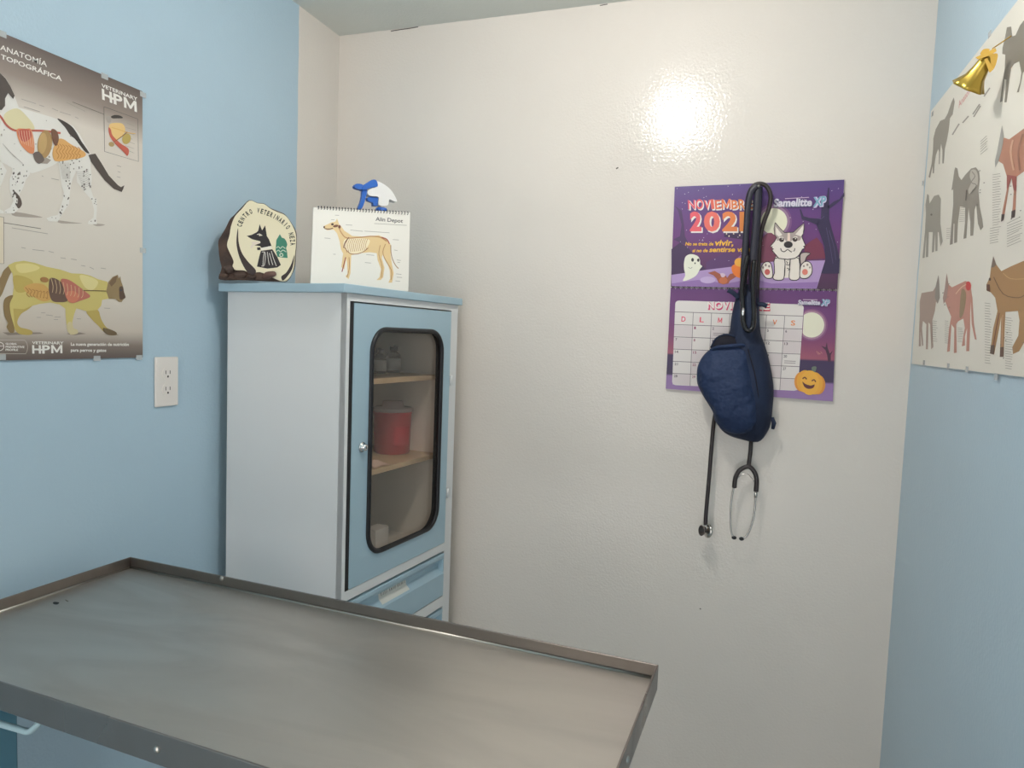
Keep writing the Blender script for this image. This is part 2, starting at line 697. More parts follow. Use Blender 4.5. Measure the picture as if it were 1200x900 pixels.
# frame under the tray
mb = MB(TM)
for lo, hi in [((tx0+.02, ty0+.02, zb-.012), (tx1-.02, ty0+.05, ZF-.0045)), ((tx0+.02, ty1-.05, zb-.012), (tx1-.02, ty1-.02, ZF-.0045)),
               ((tx0+.02, ty0+.05, zb-.012), (tx0+.05, ty1-.05, ZF-.0045)), ((tx1-.05, ty0+.05, zb-.012), (tx1-.02, ty1-.05, ZF-.0045))]:
    mb.box(lo, hi, TBLUE)
obj('underframe', mb, table)
for x in (.236, tx1-.15):
    for yy in (ty0+.02, ty1-.06):
        lg = obj('leg', MB(TM).box((x, yy, .012), (x+.045, yy+.045, zb-.013), TBLUE, .003), table)
        obj('foot', MB(TM).box((x-.004, yy-.004, 0.0005), (x+.049, yy+.049, .0115), mat('rubber_black', (25, 25, 26), .7), .003), lg)
    obj('crossbar', MB(TM).box((x+.008, ty0+.066, .14), (x+.037, ty1-.061, .17), TBLUE, .002), table)
obj('crossbar', MB(TM).box((.282, -.21, .14), (tx1-.151, -.18, .17), TBLUE, .002), table)
# bent leash rail under the near edge, traced below the apron
sn = TN @ Vector((0, -1, 0))
sp = TM @ Vector((0, ty0+.012, 0))
rail = [on_plane(u, v, sn, sp) for u, v in [(-60, 829), (-30, 838.5), (0, 848), (20, 854), (33, 857.2), (40, 853), (47, 846), (52, 838)]]
rail = [rail[0]+Vector((-.02, 0, .03))] + rail
obj('leash_rail', MB().tube(spline(rail, 5, False), .0045, RAILC, 10), table)

# ------------------------------------------------------------------ cabinet in the corner
CW = mat('cabinet_white', (228, 229, 228), .38, bump=(60, .08, .001))
CB = mat('cabinet_blue', (168, 195, 208), .38, bump=(50, .08, .001))
CI = mat('cabinet_inside', (236, 228, 215), .5)
SHW = mat('shelf_board', (205, 178, 142), .5, vary=(9, (192, 163, 126), .4, .7))
BLK = mat('black_rubber', (22, 22, 26), .45)
CHR = mat('chrome', (225, 225, 225), .12, 1)
CPIV = Vector((-.931, 1.372, 0))
CM = Matrix.Translation(CPIV) @ Matrix.Rotation(-.1102, 4, 'Z')
CN = CM.to_3x3()
bx0, bx1, by0, by1 = -.360, .026, .048, .572     # body: back, front, near side, far side
cab = thing('metal_cabinet', CM @ Vector(((bx0+bx1)/2, (by0+by1)/2, 0)), 'tall white metal medicine cabinet with blue glazed door and blue drawers', 'cabinet')
ZS = 1.587      # underside of the top
C_ = lambda: MB(CM)
obj('countertop', C_().box((-.369, .025, ZS), (.036, .582, ZS+.0205), CB, .002), cab, label='light blue top board')
obj('side_panel', C_().box((bx0, by0, .06), (bx1-.0015, by0+.004, ZS-.0003), CW), cab)
obj('side_panel', C_().box((bx0, by1-.004, .06), (bx1-.0015, by1, ZS-.0003), CI), cab)
obj('back_panel', C_().box((bx0, by0+.0045, .06), (bx0+.004, by1-.0045, ZS-.0003), CI), cab)
obj('floor_panel', C_().box((bx0+.0045, by0+.0045, .84), (bx1-.02, by1-.0045, .856), CI), cab)
# face frame around the door and drawers
ff = C_()
dy0, dy1, dz0, dz1 = .073, .530, .863, 1.565
for lo, hi in [((by0, .06), (dy0-.014, ZS-.0003)), ((dy1+.003, .06), (by1, ZS-.0003)), ((dy0-.014, dz1+.004), (dy1+.003, ZS-.0003)),
               ((dy0-.014, .836), (dy1+.003, dz0-.002)), ((dy0-.014, .662), (dy1+.003, .694)), ((dy0-.014, .488), (dy1+.003, .520)),
               ((dy0-.014, .314), (dy1+.003, .346)), ((dy0-.014, .06), (dy1+.003, .172))]:
    ff.box((bx1-.018, lo[0], lo[1]), (bx1, hi[0], hi[1]), CW)
obj('face_frame', ff, cab)
obj('door_gap_strip', C_().box((bx1-.017, dy0-.0139, dz0-.0015), (bx1+.0004, dy0-.0005, dz1+.0035), BLK), cab)  # black strip stands in for the shade in the gap beside the door
for z, x0 in ((1.358, -.03), (1.113, -.03)):
    obj('shelf', C_().box((bx0+.0045, by0+.005, z), (x0, by1-.005, z+.014), SHW, .001), cab)
for yy in (by0+.001, by1-.041):
    for xx in (bx0+.002, bx1-.042):
        obj('leg', C_().box((xx, yy, .0005), (xx+.038, yy+.038, .0597), CW, .002), cab)


def rounded(y0, y1, z0, z1, r, n=8):
    pts = []
    for cy, cz, a0 in ((y1-r, z1-r, 0), (y0+r, z1-r, PI/2), (y0+r, z0+r, PI), (y1-r, z0+r, 1.5*PI)):
        for k in range(n+1):
            a = a0 + PI/2*k/n
            pts.append((cy+r*math.cos(a), cz+r*math.sin(a)))
    return pts


gy0, gy1, gz0, gz1 = .139, .483, .924, 1.508
inner = rounded(gy0, gy1, gz0, gz1, .062)
outer = rounded(dy0, dy1, dz0, dz1, .004)
n = len(inner)
x0, x1 = bx1-.019, bx1+.002
vs_ = [(x1, p[0], p[1]) for p in outer] + [(x1, p[0], p[1]) for p in inner] + [(x0, p[0], p[1]) for p in outer] + [(x0, p[0], p[1]) for p in inner]
fs = []
for i in range(n):
    j = (i+1) % n
    fs += [[i, j, n+j, n+i], [2*n+i, 3*n+i, 3*n+j, 2*n+j], [i, 2*n+i, 2*n+j, j]]
dm = C_().add(vs_, fs, CB)
dm.add(vs_, [[n+i, n+(i+1) % n, 3*n+(i+1) % n, 3*n+i] for i in range(n)], BLK)
door = obj('door', dm, cab, label='light blue metal door with a rounded glass window')
gs = [(x1+.001, p[0], p[1]) for p in rounded(gy0+.004, gy1-.004, gz0+.004, gz1-.004, .058)]
obj('window_gasket', C_().tube(gs, .0068, BLK, 8, True), door, label='black rubber gasket')
# glass pane: thin, tinted, with a faint diffuse haze mixed in
G = bpy.data.materials.new('pane_glass')
G.use_nodes = True
nt = G.node_tree
nt.nodes.remove(nt.nodes['Principled BSDF'])
tr = nt.nodes.new('ShaderNodeBsdfTransparent')
tr.inputs[0].default_value = (.95, .92, .89, 1)
gl = nt.nodes.new('ShaderNodeBsdfGlossy')
gl.inputs['Roughness'].default_value = .06
df = nt.nodes.new('ShaderNodeBsdfDiffuse')
df.inputs[0].default_value = (.55, .5, .46, 1)
lw = nt.nodes.new('ShaderNodeLayerWeight')
lw.inputs['Blend'].default_value = .5
pw = nt.nodes.new('ShaderNodeMath')
pw.operation = 'POWER'
pw.inputs[1].default_value = 4
nt.links.new(lw.outputs['Facing'], pw.inputs[0])
fr = nt.nodes.new('ShaderNodeMath')
fr.operation = 'MULTIPLY_ADD'
fr.inputs[1].default_value = .8
fr.inputs[2].default_value = .045
nt.links.new(pw.outputs[0], fr.inputs[0])
m1 = nt.nodes.new('ShaderNodeMixShader')
m1.inputs[0].default_value = .07
m2 = nt.nodes.new('ShaderNodeMixShader')
nt.links.new(tr.outputs[0], m1.inputs[1])
nt.links.new(df.outputs[0], m1.inputs[2])
nt.links.new(fr.outputs[0], m2.inputs[0])
nt.links.new(m1.outputs[0], m2.inputs[1])
nt.links.new(gl.outputs[0], m2.inputs[2])
nt.links.new(m2.outputs[0], nt.nodes['Material Output'].inputs[0])
xg = bx1-.009
gp = rounded(gy0-.006, gy1+.006, gz0-.006, gz1+.006, .066)
obj('glass_pane', C_().add([(xg, p[0], p[1]) for p in gp], [list(range(len(gp)))], G), door)
# lock
LM = CM @ Matrix.Translation((x1, .113, 1.212)) @ Matrix.Rotation(PI/2, 4, 'Y')
lk = obj('lock', MB(LM).lathe([(0, .014), (.0055, .0138), (.008, .012), (.0085, .008), (.0095, .004), (.0125, .003), (.013, 0), (0, 0)], CHR, None, 20), door)
obj('keyhole', MB(LM).box((-.003, -.0008, .0136), (.003, .0008, .0146), BLK), lk)
obj('hinge', C_().tube([(x1+.002, dy1+.006, 1.375), (x1+.002, dy1+.006, 1.345)], .004, CW, 8), door)
obj('hinge', C_().tube([(x1+.002, dy1+.006, 1.03), (x1+.002, dy1+.006, 1.0)], .004, CW, 8), door)


def drawer(zt, zb_, name='drawer'):
    """blue drawer front with a full-width recessed grip, as a profile swept along y"""
    X = bx1
    prof = [(X-.02, zt), (X+.001, zt), (X+.002, zt-.002), (X+.002, zt-.012), (X-.001, zt-.017), (X-.012, zt-.022), (X-.018, zt-.032), (X-.017, zt-.044),
            (X-.004, zt-.056), (X+.002, zt-.062), (X+.002, zb_+.002), (X+.001, zb_), (X-.02, zb_)]
    a, b = dy0-.011, dy1
    pts = [(p[0], a, p[1]) for p in prof]
    d = obj(name, C_().prism(pts, (0, b-a, 0), CB), cab)
    for yy in (a-.0005, b-.0035):       # closed ends of the grip
        obj('grip_end', C_().box((X-.0195, yy, zt-.0575), (X+.0012, yy+.004, zt-.004), CB), d)
    return d


d1 = drawer(.829, .697)
drawer(.655, .523)
drawer(.481, .349)
drawer(.307, .175)
# paper label on the first drawer
PAP = mat('label_paper', (225, 224, 216), .5)
lb = C_()
lb.add([(bx1-.0185, .222, .803), (bx1-.0185, .352, .803), (bx1-.0155, .352, .7845), (bx1-.0155, .222, .7845)], [[0, 1, 2, 3]], PAP)
lb.add([(bx1-.0155, .222, .7845), (bx1-.0155, .352, .7845), (bx1-.003, .352, .7725), (bx1-.003, .222, .7725)], [[0, 1, 2, 3]], PAP)
label_o = obj('paper_label', lb, d1, recalc=False, label='white paper label with handwritten capitals')
shl = Sheet(CN @ Vector((1, 0, 0)), CM @ Vector((bx1-.0145, 0, 0)))
# the lettering is too blurred to read in the photo: short pen strokes
hw = MB()
rr = random.Random(3)
for k in range(15):
    if k in (4, 9):
        continue
    yy = .231+k*.0078
    for q in range(2):
        a = Vector((bx1-.0148, yy+rr.uniform(0, .004), .790+rr.uniform(0, .003)))
        b = Vector((bx1-.0148-.0012, yy+rr.uniform(0, .005), .799+rr.uniform(-.003, .002)))
        s_ = Vector((0, .0011, 0))
        hw.add([CM @ p for p in (a-s_/2, a+s_/2, b+s_/2, b-s_/2)], [[0, 1, 2, 3]], ink((45, 45, 50)), raw=True)
obj('pen_lettering', hw, d1, recalc=False)


def cab_at(u, v, xl):
    P = on_plane(u, v, CN @ Vector((1, 0, 0)), CM @ Vector((xl, 0, 0)))
    return CM.inverted() @ P


# ------------------------------------------------------------------ things inside the cabinet
GLS = mat('vial_glass', (120, 112, 105), .1, **{'Transmission Weight': .6})
VLAB = mat('vial_label', (205, 202, 196), .5)
CAPC = mat('vial_cap', (70, 66, 66), .4)


def vial(u, xl, h, r, label):
    P = cab_at(u, 436, xl)
    base = CM @ Vector((xl, P.y, 1.372))
    o = thing('medicine_vial', base, label, 'bottle')
    M = Matrix.Translation(base)
    obj('glass_body', MB(M).lathe([(0, .0003), (r*.93, .0003), (r, .003), (r, h*.55), (r*.9, h*.66), (r*.45, h*.76), (r*.42, h*.82), (0, h*.82)], GLS, None, 20), o)
    obj('paper_label', MB(M).lathe([(r*1.015, h*.1), (r*1.03, h*.1), (r*1.03, h*.52), (r*1.015, h*.52)], VLAB, None, 20), o)
    cp = obj('cap', MB(M).lathe([(0, h*.8), (r*.55, h*.8), (r*.56, h*.95), (r*.5, h*.965), (0, h*.965)], CAPC, None, 16), o)
    obj('seal', MB(M).lathe([(0, h*.965), (r*.22, h*.965), (r*.2, h), (0, h)], CHR, None, 10), cp)


vial(444.5, -.17, .078, .0205, 'smaller dark glass vial with a pale label on the upper cabinet shelf')
vial(461, -.17, .086, .0225, 'larger dark glass vial with a pale label on the upper cabinet shelf')

RED = mat('sharps_red', (206, 74, 78), .35, **{'Transmission Weight': .15})
LIDC = mat('sharps_lid', (228, 205, 200), .25, **{'Transmission Weight': .5})
P = cab_at(459, 540, -.15)
base = CM @ Vector((-.15, P.y, 1.127))
sc = thing('sharps_container', base, 'red plastic sharps container with a clear lid on the cabinet shelf', 'container')
M = Matrix.Translation(base)
obj('body', MB(M).lathe([(0, .0004), (.05, .0004), (.054, .004), (.0575, .12), (.0595, .124), (.0595, .129), (.0565, .129), (.0, .128)], RED, None, 32), sc)
obj('lid', MB(M).lathe([(.0605, .1295), (.062, .131), (.062, .139), (.057, .1415), (.034, .143), (.032, .16), (.0, .16)], LIDC, None, 32), sc)
obj('label_band', MB(M @ Matrix.Rotation(.2, 4, 'Z')).add([(.0572*math.cos(a), .0572*math.sin(a), z) for a in [-1.2+k*.09 for k in range(12)] for z in (.03, .085)],
                                                            [[2*k, 2*k+2, 2*k+3, 2*k+1] for k in range(11)], mat('sharps_print', (192, 60, 66), .4)), sc, recalc=False)
# crumpled paper beside it
P = cab_at(440, 546, -.065)
base = CM @ Vector((-.07, P.y, 1.1275))
pm = C_()
L0 = Vector((-.07, P.y, 1.1275))
pts = [L0+Vector((dx, dy, dz)) for dx, dy, dz in [(-.035, -.03, 0), (.03, -.036, .0005), (.034, .028, 0), (-.03, .032, .0008), (0, 0, .014), (.01, -.034, .006), (-.01, .03, .009), (.032, 0, .004), (-.033, 0, .011)]]
pm.add(pts, [[0, 5, 4, 8], [5, 1, 7, 4], [7, 2, 6, 4], [6, 3, 8, 4]], mat('wrapper_pink', (226, 196, 178), .5))
tag(obj('paper_wrapper', pm, None, base), 'crumpled pale pink paper wrapper beside the sharps container', 'paper')
# small white carton at the bottom
P = cab_at(441, 640, -.10)
base = CM @ Vector((-.10, P.y, .8565))
ct = thing('medicine_carton', base, 'small plain white carton standing on the cabinet floor', 'carton')
M = Matrix.Translation(base) @ Matrix.Rotation(-.11, 4, 'Z')
obj('box_body', MB(M).box((-.02, -.032, 0), (.02, .032, .074), mat('carton_white', (222, 216, 208), .5), .0015), ct)
obj('lid_flap', MB(M).box((-.0195, -.0315, .0742), (.0195, .0315, .0752), mat('carton_edge', (204, 198, 190), .5)), ct)

# ------------------------------------------------------------------ painted stone plaque on the cabinet
ZTOP = ZS+.0206
Sx = Z(255, 230, 8.57)
nrm = Vector((.52, -.85, .10)).normalized()
rp = CM @ Vector((-.24, .075, ZTOP))
ROCKM = mat('rock_brown', (96, 74, 62), .8, bump=(45, .8, .006), vary=(22, (62, 50, 46), .35, .65))
CREAM = mat('cream_paint', (232, 222, 190), .5, bump=(40, .25, .002))
face_sh = Sheet(nrm, rp)
outl = Sx((320, 38), (250, 100), (170, 185), (125, 230), (80, 320), (40, 390), (8, 450), (10, 540), (22, 640), (40, 720), (18, 790), (25, 838), (200, 842), (420, 850), (640, 857),
          (700, 850), (745, 790), (780, 690), (785, 580), (795, 470), (790, 360), (740, 265), (680, 185), (620, 155), (530, 118), (470, 75), (400, 65))
faceo = Sx((320, 44), (400, 70), (470, 80), (530, 125), (600, 158), (680, 192), (738, 270), (783, 370), (788, 470), (775, 600), (768, 700), (738, 790), (690, 846), (640, 850), (600, 838), (520, 800), (420, 760),
           (330, 775), (270, 745), (180, 740), (150, 700), (160, 650), (110, 540), (95, 480), (120, 390), (135, 300), (175, 200), (240, 130))
root = thing('painted_stone', Vector((rp.x, rp.y, ZTOP)), 'painted stone plaque with a black dog emblem standing on the cabinet', 'plaque')
O3 = [face_sh.at(p.x, p.y) for p in spline(outl, 3)]
# keep the rock's foot on the cabinet top
O3 = [Vector((p.x, p.y, max(p.z, ZTOP+.0006))) for p in O3]
cen = sum(O3, Vector())/len(O3)
rings = [(1.0, 0.0), (.985, -.012), (.93, -.03), (.80, -.046), (.5, -.056), (.0, -.058)]
rk = random.Random(11)
vs_, fs = [], []
N = len(O3)
for s_, d_ in [(.97, .004)] + rings:
    for p in O3:
        q = cen + (p-cen)*s_ + nrm*(d_ + (rk.uniform(-.003, .003) if d_ < -.005 else 0))
        vs_.append(Vector((q.x, q.y, max(q.z, ZTOP+.0006))))
for i in range(len(rings)):
    for k in range(N):
        l = (k+1) % N
        fs.append([i*N+k, i*N+l, (i+1)*N+l, (i+1)*N+k])
tri = tessellate_polygon([vs_[:N]])
fs += [list(t_) for t_ in tri]
obj('rock_body', MB().add(vs_, fs, ROCKM, True, raw=True), root)
fsh = Sheet(nrm, rp + nrm*.0075)
F3 = [fsh.at(p.x, p.y) for p in spline(faceo, 3)]
F3 = [Vector((p.x, p.y, max(p.z, ZTOP+.001))) for p in F3]
obj('painted_face', MB().prism([tuple(p) for p in F3], -nrm*.006, CREAM), root, label='cream painted front')
# brown pebbles along the foot
pb = MB()
c0 = fsh.at(*Sx((520, 790))[0])
pb.sphere(c0+nrm*.001, (.0215, .010, .0088), mat('pebble_brown', (112, 84, 74), .6, bump=(60, .3, .002)), 18, 10, lambda q: .07*math.sin(5*q.x+3*q.z))
pbo = obj('pebble', MB().add([root.location + Matrix.Rotation(.28, 3, nrm) @ (v-c0) + (c0-root.location) for v in pb.v], pb.f, pb.mats[0], True), root)
for (u, v), rr_ in ((Sx((215, 790))[0], (.019, .012, .0085)), (Sx((110, 735))[0], (.013, .012, .011)), (Sx((330, 812))[0], (.014, .009, .006)), (Sx((60, 800))[0], (.012, .012, .007))):
    c1 = fsh.at(u, v)
    c1.z = max(c1.z, ZTOP+rr_[2]+.0008)
    obj('pebble', MB().sphere(c1-nrm*.003, rr_, ROCKM, 14, 9, lambda q: .09*math.sin(6*q.x+4*q.z+2)), root)
DK = (52, 38, 36)
art = MB()
fsh.poly(art, Sx((205, 320), (190, 420), (195, 520), (230, 640), (290, 750), (350, 790), (385, 745), (300, 650), (240, 560), (210, 450)), DK, 1, 4)
obj('crescent_paint', art, root, recalc=False)
art = MB()
fsh.poly(art, Sx((770, 590), (752, 720), (700, 805), (655, 846), (640, 805), (690, 765), (740, 680)), DK, 1, 4)
obj('crescent_paint', art, root, recalc=False)
art = MB()
fsh.poly(art, Sx((292, 398), (340, 388), (392, 362), (408, 345), (422, 280), (447, 342), (478, 292), (495, 400), (515, 430), (547, 512), (500, 520), (440, 518), (425, 500), (368, 492), (430, 470), (428, 452), (348, 432), (318, 415)), (38, 32, 34), 1)
fsh.poly(art, Sx((435, 548), (550, 532), (600, 610), (636, 690), (600, 715), (500, 727), (395, 706), (420, 600)), (38, 32, 34), 1)
fsh.poly(art, Sx((432, 520), (540, 498), (550, 524), (440, 546)), (236, 230, 215), 2)
fsh.poly(art, Sx((395, 515), (430, 512), (432, 538), (400, 542)), (38, 32, 34), 2)
fsh.poly(art, Sx((340, 460), (420, 455), (425, 468), (370, 488), (345, 520), (328, 510), (350, 480)), (226, 212, 196), 2, 3)
fsh.stroke(art, Sx((395, 385), (420, 378), (448, 395)), .8, (230, 225, 210), 2)
fsh.disc(art, Sx((425, 392))[0], 1.3, .8, (225, 215, 190), 3)
for a in ([(470, 560), (460, 620), (455, 700)], [(500, 560), (510, 640), (520, 690)], [(540, 550), (560, 620), (590, 700)], [(520, 570), (545, 660), (555, 690)], [(445, 560), (480, 570), (470, 690), (440, 700)]):
    fsh.stroke(art, Sx(*a), .7, (220, 215, 205), 2, 3)
obj('dog_emblem', art, root, recalc=False, label='black painted dog bust with white collar')
art = MB()
GRN = (58, 128, 104)
fsh.poly(art, Sx((625, 380), (645, 415), (672, 425), (690, 450), (700, 485), (688, 520), (698, 560), (703, 620), (640, 615), (600, 606), (582, 540), (590, 440)), GRN, 1)
for a in ([(590, 520), (610, 505), (630, 525), (650, 505), (680, 525)], [(592, 555), (612, 540), (632, 560), (655, 540), (690, 560)]):
    fsh.stroke(art, Sx(*a), .8, (215, 220, 200), 2, 3)
fsh.disc(art, Sx((640, 590))[0], 2.3, 2.3, (215, 220, 200), 2)
fsh.disc(art, Sx((640, 590))[0], 1.3, 1.3, GRN, 3)
obj('green_emblem', art, root, recalc=False)
# lettering along the arch
arc = [Vector((p.x, p.y)) for p in spline(Sx((238, 312), (255, 262), (290, 210), (345, 172), (405, 165), (470, 182), (540, 210), (610, 250), (668, 300), (705, 350), (725, 420), (735, 500)), 16, False)]
cum = [0]
for a, b in zip(arc, arc[1:]):
    cum.append(cum[-1]+(b-a).length)


def along(s_):
    s_ = max(0, min(cum[-1]-1e-3, s_))
    for i in range(len(cum)-1):
        if cum[i+1] >= s_:
            t_ = (s_-cum[i])/(cum[i+1]-cum[i])
            return arc[i].lerp(arc[i+1], t_)


word = 'CENTRO VETERINARIO NEZA'
art = MB()
st = cum[-1]/len(word)
for i, ch in enumerate(word):
    if ch == ' ':
        continue
    a, b = along(i*st+st*(.08 if ch != 'I' else .3)), along(i*st+st*(.8 if ch != 'I' else .52))
    fsh.text(art, ch, a, b, 5.6, (52, 52, 42), 2, .035)
obj('arched_lettering', art, root, recalc=False)

# ------------------------------------------------------------------ flip calendar standing on the cabinet
Kz = Z(360, 205, 6.43)
# it stands diagonally across the front corner of the top, which hides its foot
cL, cR = CM @ Vector((-.105, .070, ZTOP+.0008)), CM @ Vector((.030, .283, ZTOP+.0008))
cA = cL.lerp(cR, .5)
dirn = (cR-cL).normalized()
hn = Vector((dirn.y, -dirn.x, 0))            # horizontal normal, toward the camera
kn = (hn*math.cos(.13) + Vector((0, 0, 1))*math.sin(.13)).normalized()
csh = Sheet(kn, cA)
fc = thing('flip_calendar', cA, 'white spiral calendar sheet with a dog skeleton chart standing on the cabinet', 'calendar')
PAGE = mat('page_white', (232, 228, 218), .45)
cor = [csh.at(*p) for p in ((363.8, 335.5), (478.4, 341.2), (480.6, 249), (367.4, 243))]
for i in (0, 1):
    cor[i].z = max(cor[i].z, ZTOP+.0006)
obj('page_block', MB().prism(cor, -kn*.004, PAGE), fc)
art = MB()
TAN = (226, 198, 146)
csh.poly(art, Kz((125, 385), (185, 357), (212, 352), (225, 328), (240, 370), (255, 385), (280, 420), (340, 460), (430, 465), (540, 455), (600, 480), (632, 530), (628, 600), (640, 680), (652, 740), (640, 812), (612, 812), (625, 780), (622, 720),
                 (600, 650), (568, 600), (562, 625), (582, 700), (572, 770), (555, 792), (522, 792), (545, 770), (556, 710), (530, 640), (524, 590), (470, 582), (400, 590), (330, 605), (328, 680), (326, 740), (310, 792), (272, 796), (280, 775),
                 (304, 745), (300, 660), (293, 620), (286, 660), (272, 740), (250, 775), (208, 782), (220, 768), (250, 740), (264, 650), (274, 600), (254, 560), (244, 500), (225, 440), (200, 412), (150, 417), (125, 402)), TAN, 1)
csh.poly(art, Kz((270, 595), (300, 612), (288, 660), (273, 740), (250, 776), (208, 783), (220, 768), (250, 740), (263, 650)), TAN, 1.2)
csh.poly(art, Kz((296, 605), (332, 603), (328, 680), (326, 740), (310, 792), (272, 797), (280, 775), (304, 745), (300, 660)), TAN, 1.4)
csh.poly(art, Kz((280, 490), (330, 478), (400, 478), (470, 490), (455, 540), (410, 590), (340, 597), (295, 570), (275, 535)), (238, 224, 190), 2, 4)
for k in range(11):
    x = 295+k*15
    csh.stroke(art, Kz((x+10, 482), (x-6, 530), (x+4, 585-k*2)), .55, (176, 128, 86), 3, 3)
csh.stroke(art, Kz((280, 545), (320, 590), (370, 596), (420, 580), (460, 550)), .8, (150, 96, 66), 4, 4)
csh.stroke(art, Kz((275, 550), (285, 510), (315, 470)), 1.1, (110, 60, 40), 4, 3)
csh.stroke(art, Kz((240, 400), (260, 440), (300, 475), (400, 470), (480, 462), (550, 470), (600, 500)), 1.2, (190, 140, 92), 4, 4)
csh.stroke(art, Kz((560, 470), (600, 485), (620, 520)), 1.2, (176, 92, 76), 5, 3)
csh.stroke(art, Kz((630, 530), (632, 590), (645, 640), (665, 680), (688, 705)), 1.0, (166, 132, 100), 2, 4)
csh.stroke(art, Kz((290, 620), (275, 680), (262, 730)), 1.1, (150, 60, 50), 4, 3)
csh.stroke(art, Kz((315, 620), (318, 700), (300, 770)), .8, (176, 128, 86), 4, 3)
csh.stroke(art, Kz((590, 520), (570, 580), (590, 640), (635, 720), (632, 790)), 1.0, (190, 146, 100), 4, 3)
csh.stroke(art, Kz((550, 530), (540, 600), (565, 690), (558, 775)), .8, (190, 146, 100), 4, 3)
csh.disc(art, Kz((190, 372))[0], 1.6, 1.3, (74, 44, 34), 3)
csh.disc(art, Kz((243, 392))[0], 1.5, 2.2, (110, 60, 44), 3)
csh.disc(art, Kz((215, 385))[0], 3.2, 1.5, (120, 74, 50), 2, rot=-.2)
csh.stroke(art, Kz((130, 404), (165, 408), (195, 400)), 1.0, (90, 52, 40), 3, 3)
csh.disc(art, Kz((128, 393))[0], 1.0, 1.2, (74, 44, 34), 3)
obj('skeleton_picture', art, fc, recalc=False, label='tan dog drawn with its skeleton showing')
art = MB()
csh.text(art, 'Alin Depot', Kz((515, 345))[0], Kz((720, 361))[0], 4.6, (78, 76, 78), 2, .012)
for a, b in (((505, 366), (750, 380)), ((210, 303), (240, 305)), ((180, 337), (205, 338)), ((290, 375), (340, 379)), ((325, 415), (420, 425)), ((430, 423), (620, 436)), ((645, 487), (690, 490)), ((655, 565), (680, 570)), ((130, 475), (175, 479)),
             ((180, 597), (215, 598)), ((165, 652), (190, 655)), ((165, 687), (200, 688)), ((155, 725), (195, 727)), ((155, 745), (215, 747)), ((155, 772), (205, 775)), ((675, 640), (705, 645)), ((680, 658), (700, 660)), ((670, 745), (710, 750)),
             ((675, 770), (715, 773)), ((665, 798), (700, 801)), ((445, 600), (505, 606)), ((435, 660), (480, 664))):
    csh.stroke(art, Kz(a, b), .6, (168, 164, 156), 1)
for k, x in enumerate((96, 108, 122, 140, 152, 166)):
    csh.stroke(art, Kz((x, 795+k % 2*3), (x+6, 806)), 1.0, (52, 50, 52), 1)
for x in range(182, 250, 12):
    csh.stroke(art, Kz((x, 799), (x+7, 800)), .6, (110, 108, 106), 1)
obj('page_print', art, fc, recalc=False, kind='stuff')
art = MB()
csh.disc(art, Kz((433, 827))[0], 1.5, 1.5, (34, 34, 36), 1, 8)
obj('hanging_hole', art, fc, recalc=False)
WIRE = mat('binding_wire', (52, 52, 56), .35, .6)
sp_ = MB()
for k in range(31):
    p = Vector(Kz((84+k*22.4, 246+k*1.4))[0])
    c = csh.at(p.x, p.y, 2)
    up_ = (cor[3]-cor[0]).normalized()
    pts = [c + kn*(.0032*math.cos(a)+.0004) + up_*(.0042*math.sin(a)) for a in [2*PI*q/8 for q in range(8)]]
    sp_.tube(pts, .0008, WIRE, 5, True, raw=True)
obj('spiral_binding', sp_, fc)

# ------------------------------------------------------------------ trigger spray bottle behind it
BLU = mat('sprayer_blue', (38, 98, 186), .35)
SPW = mat('sprayer_white', (232, 230, 226), .3)
BTL = mat('bottle_milky', (214, 214, 210), .3, **{'Transmission Weight': .3})
vdir = Vector((hn.x, hn.y, 0))
spn = Vector((hn.x, hn.y, 0)).normalized()
sbase = cA - spn*.07
sps = Sheet(spn, sbase)
ax = sps.at(447, 246)
sbase = Vector((ax.x, ax.y, ZTOP))
sb = thing('spray_bottle', sbase, 'white trigger spray bottle with blue nozzle behind the calendar on the cabinet', 'bottle')
nz = sps.at(447, 246).z - ZTOP
M = Matrix.Translation(sbase)
obj('bottle', MB(M).lathe([(0, .0005), (.032, .0005), (.034, .004), (.034, nz*.45), (.030, nz*.62), (.018, nz*.8), (.014, nz*.84), (.014, nz-.013), (0, nz-.013)], BTL, None, 28), sb)
obj('collar', MB(M).lathe([(0, nz-.0128), (.0155, nz-.0128), (.0155, nz+.003), (.013, nz+.005), (0, nz+.005)], BLU, None, 22, lambda a, i: .02*math.cos(11*a)), sb)


def plate(mb, pts, th, m, sheet=sps, k=0, off=0):
    q = spline(pts, k) if k else [Vector((p[0], p[1], 0)) for p in pts]
    mb.prism([sheet.at(p.x, p.y) + sheet.n*(th/2+off) for p in q], -sheet.n*th, m)
    return mb


obj('spray_head', plate(MB(), Kz((445, 125), (475, 105), (500, 100), (520, 80), (512, 52), (560, 72), (615, 115), (648, 165), (664, 205), (636, 200), (606, 190), (594, 232), (528, 232), (526, 172), (470, 165), (448, 150)), .024, SPW, k=3), sb)
obj('top_cap', plate(MB(), Kz((412, 80), (440, 68), (470, 45), (500, 42), (515, 62), (518, 92), (490, 98), (462, 104), (445, 112), (412, 118), (404, 108)), .026, BLU, k=2), sb)
obj('nozzle', plate(MB(), Kz((352, 80), (365, 70), (408, 76), (410, 108), (395, 114), (352, 100)), .018, BLU, k=2), sb)
obj('trigger', plate(MB(), Kz((412, 112), (446, 112), (436, 170), (420, 225), (400, 262), (376, 258), (396, 210), (408, 160)), .013, BLU, k=2), sb)
obj('trigger_guard', plate(MB(), Kz((445, 175), (470, 166), (528, 174), (526, 200), (522, 236), (492, 236), (488, 210), (450, 196)), .014, BLU, k=1), sb)

